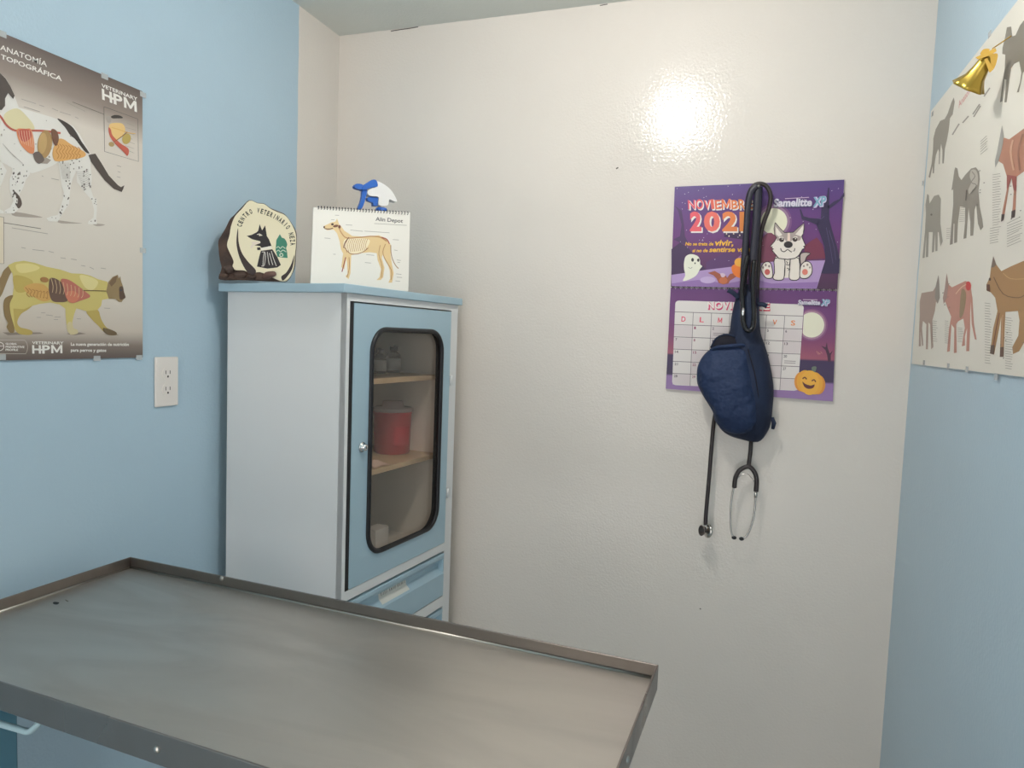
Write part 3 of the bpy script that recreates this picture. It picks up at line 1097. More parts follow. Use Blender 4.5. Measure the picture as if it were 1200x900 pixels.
# ------------------------------------------------------------------ power outlet on the left wall
OUTW = mat('outlet_plastic', (232, 224, 216), .35)
osh = Sheet((1, 0, 0), (XL+.006, 0, 0))
oc = Vector((XL, 1.2915, 1.3605))
ot = thing('power_outlet', oc-Vector((0, 0, .06)), 'white double socket power outlet on the blue wall below the anatomy poster', 'outlet')
obj('cover_plate', MB().box((XL+.0003, oc.y-.0345, oc.z-.0595), (XL+.0065, oc.y+.0345, oc.z+.0595), OUTW, .003, 3), ot)
for dz_ in (.0195, -.0195):
    cz = oc.z+dz_
    pts = []
    for k in range(24):
        a = 2*PI*k/24
        pts.append((XL+.0064, oc.y+.0165*math.cos(a), cz+max(-.0135, min(.0135, .0165*math.sin(a)))))
    rc = obj('socket_face', MB().prism(pts, (.0016, 0, 0), OUTW), ot)
    s_ = MB()
    DARK = mat('slot_dark', (60, 55, 52), .7)
    s_.box((XL+.0081, oc.y-.0072, cz-.001), (XL+.0084, oc.y-.0054, cz+.0075), DARK)
    s_.box((XL+.0081, oc.y+.0054, cz-.001), (XL+.0084, oc.y+.0072, cz+.0075), DARK)
    s_.add([(XL+.0083, oc.y+.0026*math.cos(a), cz-.007+.0028*math.sin(a)) for a in [2*PI*k/10 for k in range(10)]], [list(range(10))], DARK)
    obj('slots', s_, rc, recalc=False)

# ------------------------------------------------------------------ anatomy poster on the left wall
TAPE = mat('clear_tape', (214, 218, 218), .15, Alpha=.6)
psh = Sheet((1, 0, 0), (XL+.004, 0, 0))
pTR, pBR = psh.at(168.7, 108), psh.at(163.8, 419)
PY1, PY0, PZ0, PZ1 = 1.2225, .80, 1.4195, 2.016
po = thing('anatomy_poster', (XL+.004, PY1-.2, PZ0), 'glossy poster with a spotted dog above a yellow cat on the blue wall', 'poster')
H_ = PZ1-PZ0
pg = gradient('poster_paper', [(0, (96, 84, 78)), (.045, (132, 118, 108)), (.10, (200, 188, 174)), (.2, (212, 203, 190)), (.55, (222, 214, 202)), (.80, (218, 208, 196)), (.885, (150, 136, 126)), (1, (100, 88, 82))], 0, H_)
obj('sheet', MB().box((XL+.0012, PY0, PZ0), (XL+.004, PY1, PZ1), pg), po)
D1 = Z(0, 150, 6.667)
WH = (230, 226, 218)
DKF = (78, 68, 62)
art = MB()
rs = random.Random(5)
body = [(-26, 95), (-14, 86), (0, 85.5), (7, 92), (12, 101), (17, 112), (22, 126), (40, 131), (60, 137), (75, 142), (86, 148), (94, 158), (100, 170), (106, 180), (106, 191), (96, 187), (84, 187), (70, 189), (60, 195), (45, 201), (38, 203), (30, 201), (16, 198), (2, 190), (-12, 170), (-22, 150), (-40, 138), (-46, 124)]
leg1 = D1((95, 310), (130, 250), (215, 300), (235, 360), (205, 400), (180, 470), (150, 520), (172, 590), (150, 628), (132, 645), (110, 667), (40, 668), (35, 645), (80, 620), (105, 570), (75, 480), (75, 400), (95, 350))
leg1b = [(-14, 185), (2, 190), (8, 200), (-2, 225), (-4, 244), (4, 247), (5, 250), (-10, 250), (-14, 226), (-16, 205)]
leg2 = D1((455, 250), (560, 240), (620, 220), (640, 260), (600, 330), (570, 390), (555, 440), (545, 520), (540, 590), (495, 660), (465, 710), (450, 732), (380, 727), (362, 705), (400, 690), (450, 680), (470, 620), (490, 560), (500, 510), (480, 440), (465, 330))
leg3 = D1((600, 300), (650, 240), (705, 240), (710, 320), (718, 400), (710, 480), (730, 540), (757, 555), (757, 640), (752, 710), (757, 752), (690, 752), (688, 732), (730, 700), (735, 640), (715, 560), (660, 500), (640, 470), (600, 420))
# printed ground shading under the paws
for a in (D1((100, 655), (240, 675), (330, 700), (120, 690)), D1((440, 720), (560, 735), (640, 745), (480, 745)), D1((720, 745), (820, 755), (760, 768))):
    psh.poly(art, a, (176, 164, 152), 1, 4)
for q, lay in ((leg3, 2), (leg1b, 2.4), (body, 2.8), (leg2, 3.2), (leg1, 3.6)):
    psh.poly(art, q, WH, lay)


def inside(p, q):
    r = False
    for (x1_, y1_), (x2_, y2_) in zip(q, q[1:]+q[:1]):
        if (y1_ > p[1]) != (y2_ > p[1]) and p[0] < (x2_-x1_)*(p[1]-y1_)/(y2_-y1_)+x1_:
            r = not r
    return r


def speckle(q, n, c, lay, s0, s1, box_=None):
    xs = [p[0] for p in q]
    ys = [p[1] for p in q]
    k = 0
    tries = 0
    while k < n and tries < n*20:
        tries += 1
        p = (rs.uniform(min(xs), max(xs)), rs.uniform(min(ys), max(ys)))
        if not inside(p, q):
            continue
        r1 = rs.uniform(s0, s1)
        pts = [(p[0]+r1*rs.uniform(.5, 1.2)*math.cos(a), p[1]+r1*rs.uniform(.6, 1.7)*math.sin(a)) for a in [2*PI*i/6 for i in range(6)]]
        if all(inside(t_, q) for t_ in pts):
            psh.poly(art, pts, c, lay)
            k += 1


for q, n_ in ((leg1, 26), (leg2, 24), (leg3, 20), (leg1b, 14)):
    speckle(q, n_, (120, 110, 102), 4, .5, 1.2)
    speckle(q, n_//2, DKF, 5, .5, 1.3)
for k in range(9):      # hatched hair on the thigh and chest
    psh.stroke(art, D1((590+k*6, 340+k*13), (640+k*5, 345+k*14), (690+k*2, 320+k*14)), .4, (182, 176, 168), 5+k*.05, 3)
    psh.stroke(art, D1((465+k*9, 270), (480+k*8, 330), (490+k*7, 400)), .3, (188, 182, 174), 5.5+k*.05, 3)
    psh.stroke(art, D1((20+k*10, 120+k*12), (60+k*11, 170+k*10), (90+k*12, 200+k*11)), .35, (176, 170, 162), 6+k*.05, 3)
speckle(body, 22, (170, 162, 152), 4, .5, 1.3)
psh.poly(art, [(-30, 92), (-14, 86), (0, 85.5), (6.7, 92), (12, 101), (17.2, 112), (15.5, 116), (9.4, 109), (6, 115.5), (6, 124), (2, 129), (-6, 128), (-14, 118), (-28, 112)], DKF, 6.6)
psh.poly(art, D1((690, 210), (745, 200), (790, 270), (850, 370), (920, 445), (945, 462), (972, 448), (962, 478), (950, 500), (890, 475), (820, 410), (760, 330), (710, 260)), (84, 74, 68), 4)
psh.poly(art, [(67, 139), (75, 142), (84, 148), (90, 156), (95, 165), (100, 172), (105, 180), (100, 178), (95, 172), (88, 163), (82, 158), (76, 149)], (66, 58, 54), 4, 3)
psh.poly(art, D1((105, 490), (150, 530), (172, 590), (150, 628), (130, 610), (140, 560)), (96, 82, 74), 6, 3)
psh.poly(art, D1((250, 200), (300, 200), (400, 250), (370, 280), (300, 275)), (168, 156, 144), 4.4)
obj('dog_picture', art, po, recalc=False, label='white and black spotted dog with its organs showing')
dogp = bpy.data.objects['dog_picture']
art = MB()
psh.poly(art, [(5, 134), (20, 127), (33, 138), (40, 148), (38, 153), (20, 152), (8, 147)], (222, 212, 170), 4, 4)
psh.stroke(art, [(-8, 128), (1, 137), (8, 147), (18, 153), (34, 153), (52, 153.5), (71, 156)], 2.4, (190, 96, 80), 5, 4)
psh.poly(art, [(19.5, 152), (30, 151), (36.7, 152), (40, 166), (40, 178), (36, 180), (30, 176), (23, 167)], (222, 140, 96), 6, 4)
psh.poly(art, [(21, 153), (34, 152), (37, 160), (30, 166), (24, 163)], (196, 92, 76), 7, 4)
for k in range(6):
    psh.stroke(art, [(22+k*3, 153), (23+k*3, 160), (26+k*2.6, 168+k)], .6, (232, 190, 160), 8, 3)
psh.disc(art, (52.5, 169), 8.6, 16.5, (176, 142, 92), 6, 24, .12)
psh.disc(art, (50, 168), 5.0, 12.5, (196, 162, 108), 7, 20, .12)
psh.poly(art, [(60, 152), (66, 153), (69, 162), (66, 171), (62, 166)], (120, 82, 62), 7, 4)
psh.poly(art, [(67, 164), (74, 163), (83, 169), (92, 174), (100, 179), (98, 184), (81, 187.5), (66, 189), (62, 184), (62, 176)], (224, 172, 104), 6, 4)
for k in range(8):
    x = 66+k*3.6
    psh.stroke(art, [(x, 168+k*.6), (x+3, 172+k*.5), (x, 177+k*.4), (x+3, 182), (x+1, 186)], .7, (186, 122, 62), 7, 4)
psh.poly(art, [(39, 180), (46, 178), (52, 187), (46, 192), (41, 188)], (110, 98, 92), 7, 4)
obj('organs', art, dogp, recalc=False, label='orange and red organs')
# cat
C1 = Z(0, 290, 6.43)
art = MB()
for a in (C1((20, 640), (300, 640), (330, 650), (60, 662)), C1((500, 650), (600, 640), (650, 650), (560, 662)), C1((760, 655), (880, 655), (900, 662))):
    psh.poly(art, a, (140, 128, 118), 1)
YEL = (206, 190, 116)
YEL2 = (186, 164, 92)
BRN = (122, 98, 72)
psh.poly(art, C1((-60, 300), (0, 230), (30, 170), (90, 125), (125, 150), (85, 190), (62, 235), (40, 290), (10, 362), (-40, 420), (-70, 380)), (146, 122, 84), 2, 4)
psh.poly(art, C1((100, 440), (250, 420), (215, 465), (160, 500), (130, 560), (150, 600), (200, 613), (242, 630), (236, 657), (170, 657), (128, 640), (104, 590), (98, 520)), YEL2, 2, 3)
psh.poly(art, C1((650, 480), (735, 468), (762, 540), (800, 600), (842, 622), (877, 640), (875, 660), (820, 660), (780, 632), (740, 590), (690, 540)), YEL2, 2, 3)
psh.poly(art, C1((60, 135), (110, 110), (180, 100), (260, 115), (350, 145), (450, 165), (540, 195), (620, 198), (680, 212), (740, 240), (810, 258), (820, 385), (770, 395), (762, 440), (735, 470), (650, 480), (600, 465), (575, 460), (560, 500), (545, 560), (552, 610),
                 (582, 620), (586, 647), (530, 657), (508, 630), (500, 570), (494, 500), (492, 462), (450, 430), (380, 415), (300, 425), (240, 440), (180, 465), (100, 460), (112, 600), (106, 642), (72, 642), (48, 600), (60, 570), (35, 520), (25, 440), (40, 380), (95, 358), (104, 300), (95, 200)), YEL, 3)
psh.poly(art, C1((25, 440), (40, 380), (100, 360), (75, 420), (80, 500), (108, 600), (104, 640), (74, 640), (50, 600), (60, 570), (36, 520)), (140, 116, 76), 4, 3)
psh.poly(art, C1((815, 260), (850, 222), (888, 205), (896, 235), (906, 214), (912, 250), (926, 290), (932, 330), (946, 375), (930, 392), (916, 412), (894, 410), (870, 388), (820, 387), (800, 330)), (150, 128, 92), 4)
psh.poly(art, C1((822, 270), (850, 228), (884, 212), (872, 262), (840, 295)), BRN, 5)
psh.poly(art, C1((900, 300), (926, 295), (934, 335), (946, 375), (928, 390), (905, 392), (898, 350)), (96, 76, 62), 5, 3)
psh.disc(art, C1((912, 322))[0], 1.2, .9, (60, 70, 84), 6)
psh.poly(art, C1((500, 600), (520, 560), (545, 570), (555, 612), (584, 622), (586, 647), (530, 657)), (206, 192, 150), 4, 2)
psh.poly(art, C1((780, 605), (842, 622), (877, 640), (875, 660), (820, 660), (782, 634)), (110, 92, 66), 4, 2)
psh.poly(art, C1((120, 130), (220, 120), (300, 150), (250, 180), (150, 190)), (222, 208, 140), 4, 4)
psh.poly(art, C1((600, 210), (680, 222), (740, 260), (700, 320), (640, 300)), (222, 210, 148), 4, 4)
psh.poly(art, C1((100, 220), (170, 215), (250, 260), (200, 330), (120, 330)), (190, 168, 92), 4, 4)
obj('cat_picture', art, po, recalc=False, label='yellow walking cat with its organs showing')
catp = bpy.data.objects['cat_picture']
art = MB()
psh.poly(art, C1((180, 300), (250, 270), (330, 280), (375, 330), (380, 390), (320, 405), (250, 370), (200, 340)), (208, 164, 96), 5, 4)
for k in range(7):
    psh.stroke(art, C1((190+k*26, 300+k*8), (215+k*24, 330), (200+k*26, 350+k*6), (225+k*20, 375)), .7, (168, 116, 66), 6, 4)
psh.poly(art, C1((378, 232), (420, 235), (470, 270), (500, 320), (510, 400), (440, 412), (392, 400), (370, 340), (368, 280)), (108, 84, 72), 6, 4)
psh.poly(art, C1((460, 240), (520, 245), (590, 290), (640, 330), (680, 370), (610, 400), (540, 420), (500, 380), (480, 310)), (186, 112, 96), 7, 4)
psh.poly(art, C1((500, 340), (560, 330), (600, 370), (560, 415), (515, 405)), (206, 126, 100), 8, 4)
for k in range(9):
    psh.stroke(art, C1((385+k*30, 232+k*10), (400+k*28, 290+k*9), (395+k*27, 340+k*5)), .6, (216, 188, 148), 9, 3)
psh.stroke(art, C1((620, 325), (700, 325), (800, 328)), .9, (110, 84, 60), 8)
psh.disc(art, C1((335, 243))[0], 5, 3.2, (160, 116, 70), 7, 16, .2)
obj('organs', art, catp, recalc=False, label='brown and pink organs')
# lettering
art = MB()
TW = (240, 236, 228)
psh.text(art, 'ANATOMÍA', (.2, 58), (55, 78.5), 6.2, TW, 3, .02, up=(.06, -1))
psh.text(art, 'TOPOGRÁFICA', (.8, 68.5), (72.5, 95.2), 5.4, TW, 3, .02, up=(.06, -1))
obj('title_lettering', art, po, recalc=False)


def hpm(art, a, b, c, d):
    """logo: corner pixels top-left, top-right, bottom-right, bottom-left"""
    a, b, c, d = [Vector(p) for p in (a, b, c, d)]
    t_ = .28
    al, br = a.lerp(d, t_), b.lerp(c, t_)
    up_ = (a-d)
    psh.text(art, 'VETERINARY', al, br, (d-a).length*t_*.8, TW, 3, .02, up=up_)
    al2 = a.lerp(d, .36)
    psh.text(art, 'H', d, d.lerp(c, .29), (d-al2).length, TW, 3, .03, up=up_)
    psh.text(art, 'P', d.lerp(c, .33), d.lerp(c, .59), (d-al2).length, TW, 3, .03, up=up_)
    psh.text(art, 'M', d.lerp(c, .63), d.lerp(c, 1), (d-al2).length, TW, 3, .03, up=up_)
    m0, m1_ = d.lerp(c, .2)+up_*.27, d.lerp(c, .4)+up_*.27
    psh.stroke(art, [m0, m1_], (d-a).length*.12, TW, 3.4)


art = MB()
hpm(art, (118.8, 96.5), (161.5, 113.5), (160.5, 131.5), (119.8, 116))
obj('logo_lettering', art, po, recalc=False)
art = MB()
hpm(art, (37.5, 399), (75, 399.5), (73.2, 414), (37.8, 414))
obj('logo_lettering', art, po, recalc=False)
art = MB()
psh.text(art, 'La nueva generación de nutrición', (83, 405), (151, 405.3), 3.6, TW, 3, .03)
psh.text(art, 'para perros y gatos', (83, 412), (124.5, 412.2), 3.6, TW, 3, .03)
psh.text(art, 'GLOBAL', (6.5, 404), (20, 404), 2.2, TW, 3, .03)
psh.text(art, 'PREVENTIVE', (6.5, 407.6), (28.5, 407.8), 2.4, TW, 3, .03)
psh.text(art, 'PROFILE', (6.5, 411), (21.2, 411.1), 2.4, TW, 3, .03)
psh.stroke(art, [(-14, 398.3), (29, 398.5), (31.5, 402), (32.5, 406.5), (31.8, 411), (30.3, 414.6), (-14, 414.3)], .5, (206, 196, 184), 2)
psh.stroke(art, [(-1+5.6*math.cos(a), 406+5*math.sin(a)) for a in [2*PI*k/20 for k in range(20)]], .8, TW, 3, closed=True)
psh.stroke(art, [(-6, 405.5), (4.2, 405.5)], .7, TW, 3)
obj('footer_lettering', art, po, recalc=False, kind='stuff')
# captions and inset frames
art = MB()
rs2 = random.Random(9)
for a, b in (((25, 116), (42, 121.5)), ((46, 123), (52, 125)), ((28, 125), (47, 131)), ((36, 133), (42, 135)), ((61, 127), (68, 130)), ((70, 131), (83, 135)), ((88, 137), (92, 139)), ((78, 120), (100, 130.5)), ((49, 206), (51, 207)), ((60, 209), (69, 211)),
             ((137, 194), (142, 195.5)), ((138, 201), (141, 202)), ((137, 207), (141, 208)), ((14, 267), (56, 274)), ((25, 290), (30, 291)), ((38, 292.5), (52, 294)), ((57, 294.5), (63, 296)), ((71, 302), (77, 303)), ((83, 303.5), (90, 304.6)), ((95, 311), (100, 312)),
             ((105, 313), (110, 315.4)), ((118, 314), (124, 315)), ((48, 366.5), (53, 366.6)), ((54, 369), (62, 370)), ((43, 372), (48, 372)), ((64, 371.5), (71, 371.5)), ((63, 374.5), (68, 374.5)), ((90, 373.5), (95, 373.8)), ((122, 361), (129, 361.4))):
    psh.stroke(art, [a, b], .6, (158, 150, 142), 2)
psh.stroke(art, [(85, 119.5), (122, 134)], .6, (96, 90, 86), 2)
psh.stroke(art, [(4.5, 261), (48, 268)], .7, (110, 102, 96), 2)
psh.stroke(art, [(121.8, 125), (161.6, 139.5), (162.2, 189.3), (122.6, 177.5)], .6, (100, 96, 90), 2, closed=True)
psh.poly(art, [(-30, 250), (4.4, 254.5), (4.5, 309), (-30, 308)], (226, 212, 190), 1)
psh.stroke(art, [(-30, 250), (4.4, 254.5), (4.5, 309), (-30, 308)], .6, (120, 112, 104), 2)
obj('caption_print', art, po, recalc=False, kind='stuff')
I1 = Z(100, 80, 7.5)
art = MB()
psh.poly(art, I1((180, 430), (215, 420), (225, 470), (195, 475)), (170, 160, 152), 2, 3)
psh.poly(art, I1((225, 425), (260, 410), (310, 418), (330, 438), (280, 440), (240, 440)), (60, 54, 50), 3, 3)
psh.poly(art, I1((210, 500), (260, 480), (330, 490), (350, 550), (310, 610), (260, 630), (215, 600)), (232, 196, 130), 2, 4)
psh.poly(art, I1((205, 520), (225, 540), (240, 590), (310, 660), (380, 710), (370, 770), (330, 730), (250, 650), (210, 580)), (196, 96, 78), 3, 4)
psh.disc(art, I1((362, 620))[0], 5.0, 6.4, (190, 166, 92), 3, 18, .3)
psh.disc(art, I1((230, 668))[0], 3.4, 2.8, (176, 150, 100), 3, 14, .3)
psh.stroke(art, I1((230, 520), (300, 540), (370, 565), (440, 575)), .9, (222, 176, 96), 4, 3)
psh.stroke(art, I1((250, 650), (320, 600), (370, 560)), .9, (150, 104, 60), 4, 3)
for k in range(7):
    psh.stroke(art, I1((350+rs2.uniform(0, 30), 480+k*40), (430+rs2.uniform(-20, 20), 505+k*40)), .35, (150, 144, 136), 2)
obj('inset_picture', art, po, recalc=False)
for (u, v) in ((122.5, 89.5), (167.5, 111), (167.3, 293.5), (113.5, 420), (163, 419), (1.5, 418.5), (2, 39.5)):
    c = psh.at(u, v)
    obj('tape', MB().box((XL+.0042, c.y-.008, c.z-.0055), (XL+.0047, c.y+.008, c.z+.0055), TAPE), po)

# ------------------------------------------------------------------ big species poster on the right wall
qsh = Sheet((-1, 0, 0), (XR-.004, 0, 0))
QY0, QY1, QZ0, QZ1 = 1.08, 1.968, 1.4665, 2.088
qo = thing('species_chart', (XR-.004, 1.5, QZ0), 'large white chart of animal silhouettes and muscles on the right blue wall', 'poster')
CH = mat('chart_paper', (226, 222, 210), .3)
obj('sheet', MB().box((XR-.004, QY0, QZ0), (XR-.0012, QY1, QZ1), CH), qo)
A5 = Z(1060, 100, 5.63)
A6 = Z(1060, 260, 4.5)
A7 = Z(1110, 0, 7.5)
GR = (142, 136, 124)


def animal(name, polys, label):
    a = MB()
    for q in polys:
        if q[0] == 's':
            qsh.stroke(a, q[1], q[2], q[3], q[4], 3)
        elif q[0] == 'd':
            qsh.disc(a, q[1], q[2], q[3], q[4], q[5])
        else:
            qsh.poly(a, q[1], q[2], q[3], q[4] if len(q) > 4 else 0)
    obj(name, a, qo, recalc=False, label=label)


animal('animal_picture', [('p', A5((325, 80), (331, 110), (318, 190), (300, 217), (292, 290), (280, 360), (266, 420), (259, 515), (249, 515), (250, 430), (241, 385), (235, 440), (232, 520), (226, 520), (228, 440), (222, 420), (207, 460), (198, 520), (194, 580), (186, 580), (186, 530),
                                   (168, 610), (158, 605), (178, 520), (188, 420), (190, 350), (205, 290), (235, 235), (265, 222), (285, 185), (310, 110)), GR, 1)], 'grey silhouette of a long-necked animal')
animal('animal_picture', [('p', [(1119.5, 196), (1122, 197.5), (1123.6, 206.6), (1126.6, 211), (1131, 205), (1138, 197.5), (1143.5, 196), (1147.4, 201), (1148.3, 210), (1146.7, 224), (1148, 242), (1151, 256), (1152.3, 266), (1149, 270), (1146, 262), (1144, 240), (1142, 246), (1141.5, 262), (1140.5, 276), (1137, 276.5),
                                 (1137, 260), (1135, 244), (1133.5, 262), (1132.5, 279), (1129, 280), (1131, 258), (1131, 243), (1125, 242), (1122.5, 262), (1121.5, 284), (1118, 285), (1118.5, 262), (1117.5, 262), (1116.5, 286), (1113, 287), (1115, 262), (1117, 240), (1117, 222), (1115, 223), (1117, 210), (1118.3, 200)], GR, 1),
                          ('p', A5((440, 560), (470, 560), (485, 600), (480, 660), (450, 690), (430, 720), (420, 690), (440, 640), (430, 600)), (186, 180, 168), 2, 4), ('s', A5((445, 570), (465, 600), (440, 640), (475, 660), (430, 720)), .8, (112, 106, 96), 3),
                          ('s', A5((410, 690), (404, 760)), 1.4, (84, 78, 70), 3)], 'grey animal silhouette with its gut drawn in')
animal('animal_picture', [('p', [(1086.6, 227), (1088.5, 229), (1089.3, 238.5), (1094.6, 229.7), (1100, 228), (1102.6, 233), (1102.3, 242), (1102, 262), (1104.7, 283), (1102, 289), (1100, 272), (1099, 272), (1098.5, 294), (1096, 294.5), (1096, 272), (1094.5, 295), (1092, 296), (1093, 272), (1088.5, 272), (1087.5, 301), (1085, 301.5),
                                 (1085.5, 275), (1083.5, 302), (1081, 302.5), (1084, 270), (1085, 250), (1084.5, 240)], (154, 150, 138), 1), ('d', (1091.5, 251.5), 1.2, 1.2, (84, 78, 70), 2)], 'small grey animal silhouette with a dark dot')
animal('animal_picture', [('p', A6((90, 375), (150, 365), (165, 340), (179, 280), (184, 330), (186, 400), (175, 432), (166, 420), (160, 470), (146, 520), (151, 660), (141, 672), (135, 540), (126, 530), (123, 672), (112, 672), (115, 540), (97, 522), (92, 560), (99, 650), (93, 656), (84, 575), (86, 655), (75, 657), (77, 560), (80, 500), (80, 420)), (172, 148, 134), 1),
                          ('p', A6((163, 345), (178, 282), (184, 330), (186, 400), (175, 430), (160, 400)), (146, 138, 128), 2)], 'pale pink horse figure facing right')
animal('animal_picture', [('p', A6((222, 270), (232, 330), (250, 345), (320, 312), (345, 320), (358, 400), (366, 540), (380, 622), (370, 618), (354, 540), (350, 420), (346, 480), (346, 560), (341, 682), (325, 682), (330, 560), (318, 605), (319, 652), (302, 656), (310, 600), (318, 560), (310, 510), (282, 525), (272, 540), (275, 690), (260, 692), (262, 560), (247, 540),
                                   (239, 682), (224, 686), (235, 560), (246, 500), (225, 450), (215, 420), (206, 432), (202, 400), (212, 350)), (196, 140, 124), 1), ('d', A6((336, 338))[0], 3.2, 5.4, (206, 66, 62), 3), ('p', A6((300, 360), (325, 380), (312, 480), (290, 500)), (150, 128, 96), 2, 4),
                          ('p', A6((222, 272), (232, 332), (222, 400), (206, 432), (202, 400), (212, 350)), (170, 140, 128), 2), ('s', A6((270, 380), (300, 345), (325, 330)), 1.0, (226, 190, 160), 3)], 'pink muscle figure of a horse facing left')
animal('animal_picture', [('p', A6((468, 180), (484, 225), (510, 260), (560, 235), (630, 205), (700, 205), (760, 240), (790, 330), (790, 440), (770, 540), (780, 690), (745, 700), (735, 560), (690, 500), (655, 560), (640, 620), (604, 682), (572, 697), (568, 660), (600, 600), (606, 520), (598, 470), (532, 475), (530, 520), (522, 712), (502, 712), (510, 500), (492, 600), (472, 700), (450, 694), (468, 560), (490, 470),
                                   (478, 400), (455, 372), (432, 362), (432, 330), (450, 290), (456, 240)), (166, 128, 84), 1), ('p', A6((456, 240), (468, 182), (484, 226), (470, 240)), (120, 104, 92), 2), ('p', A6((432, 330), (450, 330), (452, 370), (432, 362)), (104, 66, 44), 2), ('d', A6((450, 303))[0], 1.4, 1.8, (70, 50, 36), 2),
                          ('s', A6((470, 290), (520, 380), (600, 400), (640, 380)), 1.0, (112, 82, 52), 2), ('s', A6((520, 270), (560, 300), (640, 300)), .8, (196, 160, 110), 2), ('s', A6((500, 480), (480, 580), (462, 690)), 1.0, (120, 66, 50), 2), ('s', A6((518, 490), (513, 700)), .9, (196, 150, 120), 2),
                          ('p', A6((455, 650), (475, 650), (470, 700), (450, 694)), (88, 70, 58), 3), ('p', A6((504, 660), (522, 660), (522, 712), (502, 712)), (104, 78, 62), 3)], 'large brown lynx-like cat figure')
animal('animal_picture', [('p', A5((655, 345), (690, 356), (788, 285), (860, 270), (930, 330), (930, 560), (900, 640), (905, 860), (880, 860), (870, 640), (800, 560), (740, 602), (737, 700), (734, 800), (727, 870), (703, 877), (714, 800), (720, 700), (706, 612), (690, 660), (672, 780), (656, 880), (636, 900), (648, 820), (674, 690), (674, 600), (650, 520), (620, 500), (640, 430)), (176, 122, 98), 1),
                          ('p', A5((643, 262), (654, 335), (650, 380), (640, 430), (620, 500), (598, 542), (596, 500), (612, 430), (625, 360)), (156, 154, 148), 2), ('p', A5((676, 590), (740, 600), (737, 700), (720, 690), (706, 612), (690, 660), (674, 690)), (146, 74, 66), 2), ('s', A5((715, 360), (700, 440), (720, 560)), 2.2, (206, 162, 134), 3),
                          ('s', A5((780, 320), (750, 440), (760, 560)), 2.2, (146, 96, 76), 3), ('p', A5((640, 850), (660, 850), (652, 890), (636, 900)), (70, 58, 54), 3), ('p', A5((706, 830), (730, 820), (727, 870), (703, 877)), (70, 58, 54), 3)], 'brown muscle figure of a horse with grey head')
animal('animal_picture', [('p', A7((525, 240), (562, 233), (572, 320), (600, 310), (640, 222), (680, 172), (780, 130), (860, 200), (860, 520), (850, 760), (820, 770), (800, 560), (700, 600), (665, 640), (650, 720), (630, 810), (612, 812), (640, 720), (652, 640), (632, 540), (590, 560), (562, 600), (548, 690), (522, 898), (502, 900), (520, 700), (502, 695), (484, 890), (463, 900), (490, 700), (506, 600), (510, 480), (484, 474), (486, 420), (508, 330)), (128, 122, 110), 1)], 'large dark grey animal silhouette')


def block(mb, x0, y0, x1, y1, n_, dy, w_, c=(158, 152, 142)):
    for k in range(n_):
        qsh.stroke(mb, [(x0, y0+k*(y1-y0)/n_), (x1-random.random()*(x1-x0)*.3, y0+k*(y1-y0)/n_+dy)], w_, c, 1)


art = MB()
block(art, 1163, 205, 1173, 270, 22, -1.5, .6)
block(art, 1180, 262, 1199, 292, 10, -7, .6)
block(art, 1160, 268, 1171, 288, 7, -2, .6)
block(art, 1149, 166, 1158, 184, 6, -7, .6)
block(art, 1154, 355, 1162, 428, 24, 1, .6)
block(art, 1178, 372, 1187, 434, 22, 1.2, .6)
block(art, 1107, 376, 1113, 404, 12, .6, .5)
block(art, 1122, 384, 1129, 402, 9, .8, .5)
block(art, 1092, 376, 1099, 402, 10, .5, .5)
block(art, 1124, 244, 1132, 262, 8, -1, .5)
block(art, 1109, 268, 1114, 282, 6, -.6, .5)
for k in range(26):
    a = random.choice([(1178, 212), (1189, 212), (1172, 380), (1192, 372), (1146, 198), (1105, 332)])
    u, v = a[0]+random.uniform(-2, 8), a[1]+random.uniform(-10, 45)
    qsh.stroke(art, [(u, v), (u+1.6, v-.4)], .9, (112, 104, 96), 1)
for a, b in (((1140, 134), (1148, 122)), ((1141, 137), (1149, 124)), ((1128, 144), (1135, 136)), ((1116, 158), (1124, 145)), ((1153, 113), (1160, 103))):
    qsh.stroke(art, [a, b], 1.6, (150, 144, 134), 1)
obj('caption_print', art, qo, recalc=False, kind='stuff')
art = MB()
qsh.text(art, 'Anatomía', (1123.5, 127), (1141, 102.5), 7.5, (214, 150, 146), 1, .01, up=(-.06, -1))
obj('title_lettering', art, qo, recalc=False)
for (u, v) in ((1093, 133.5), (1160, 40), (1083, 425), (1111.5, 429), (1133.5, 433), (1167.5, 441.5), (1081, 215)):
    c = qsh.at(u, v)
    obj('tape', MB().box((XR-.0047, c.y-.008, c.z-.0055), (XR-.0042, c.y+.008, c.z+.0055), TAPE), qo)

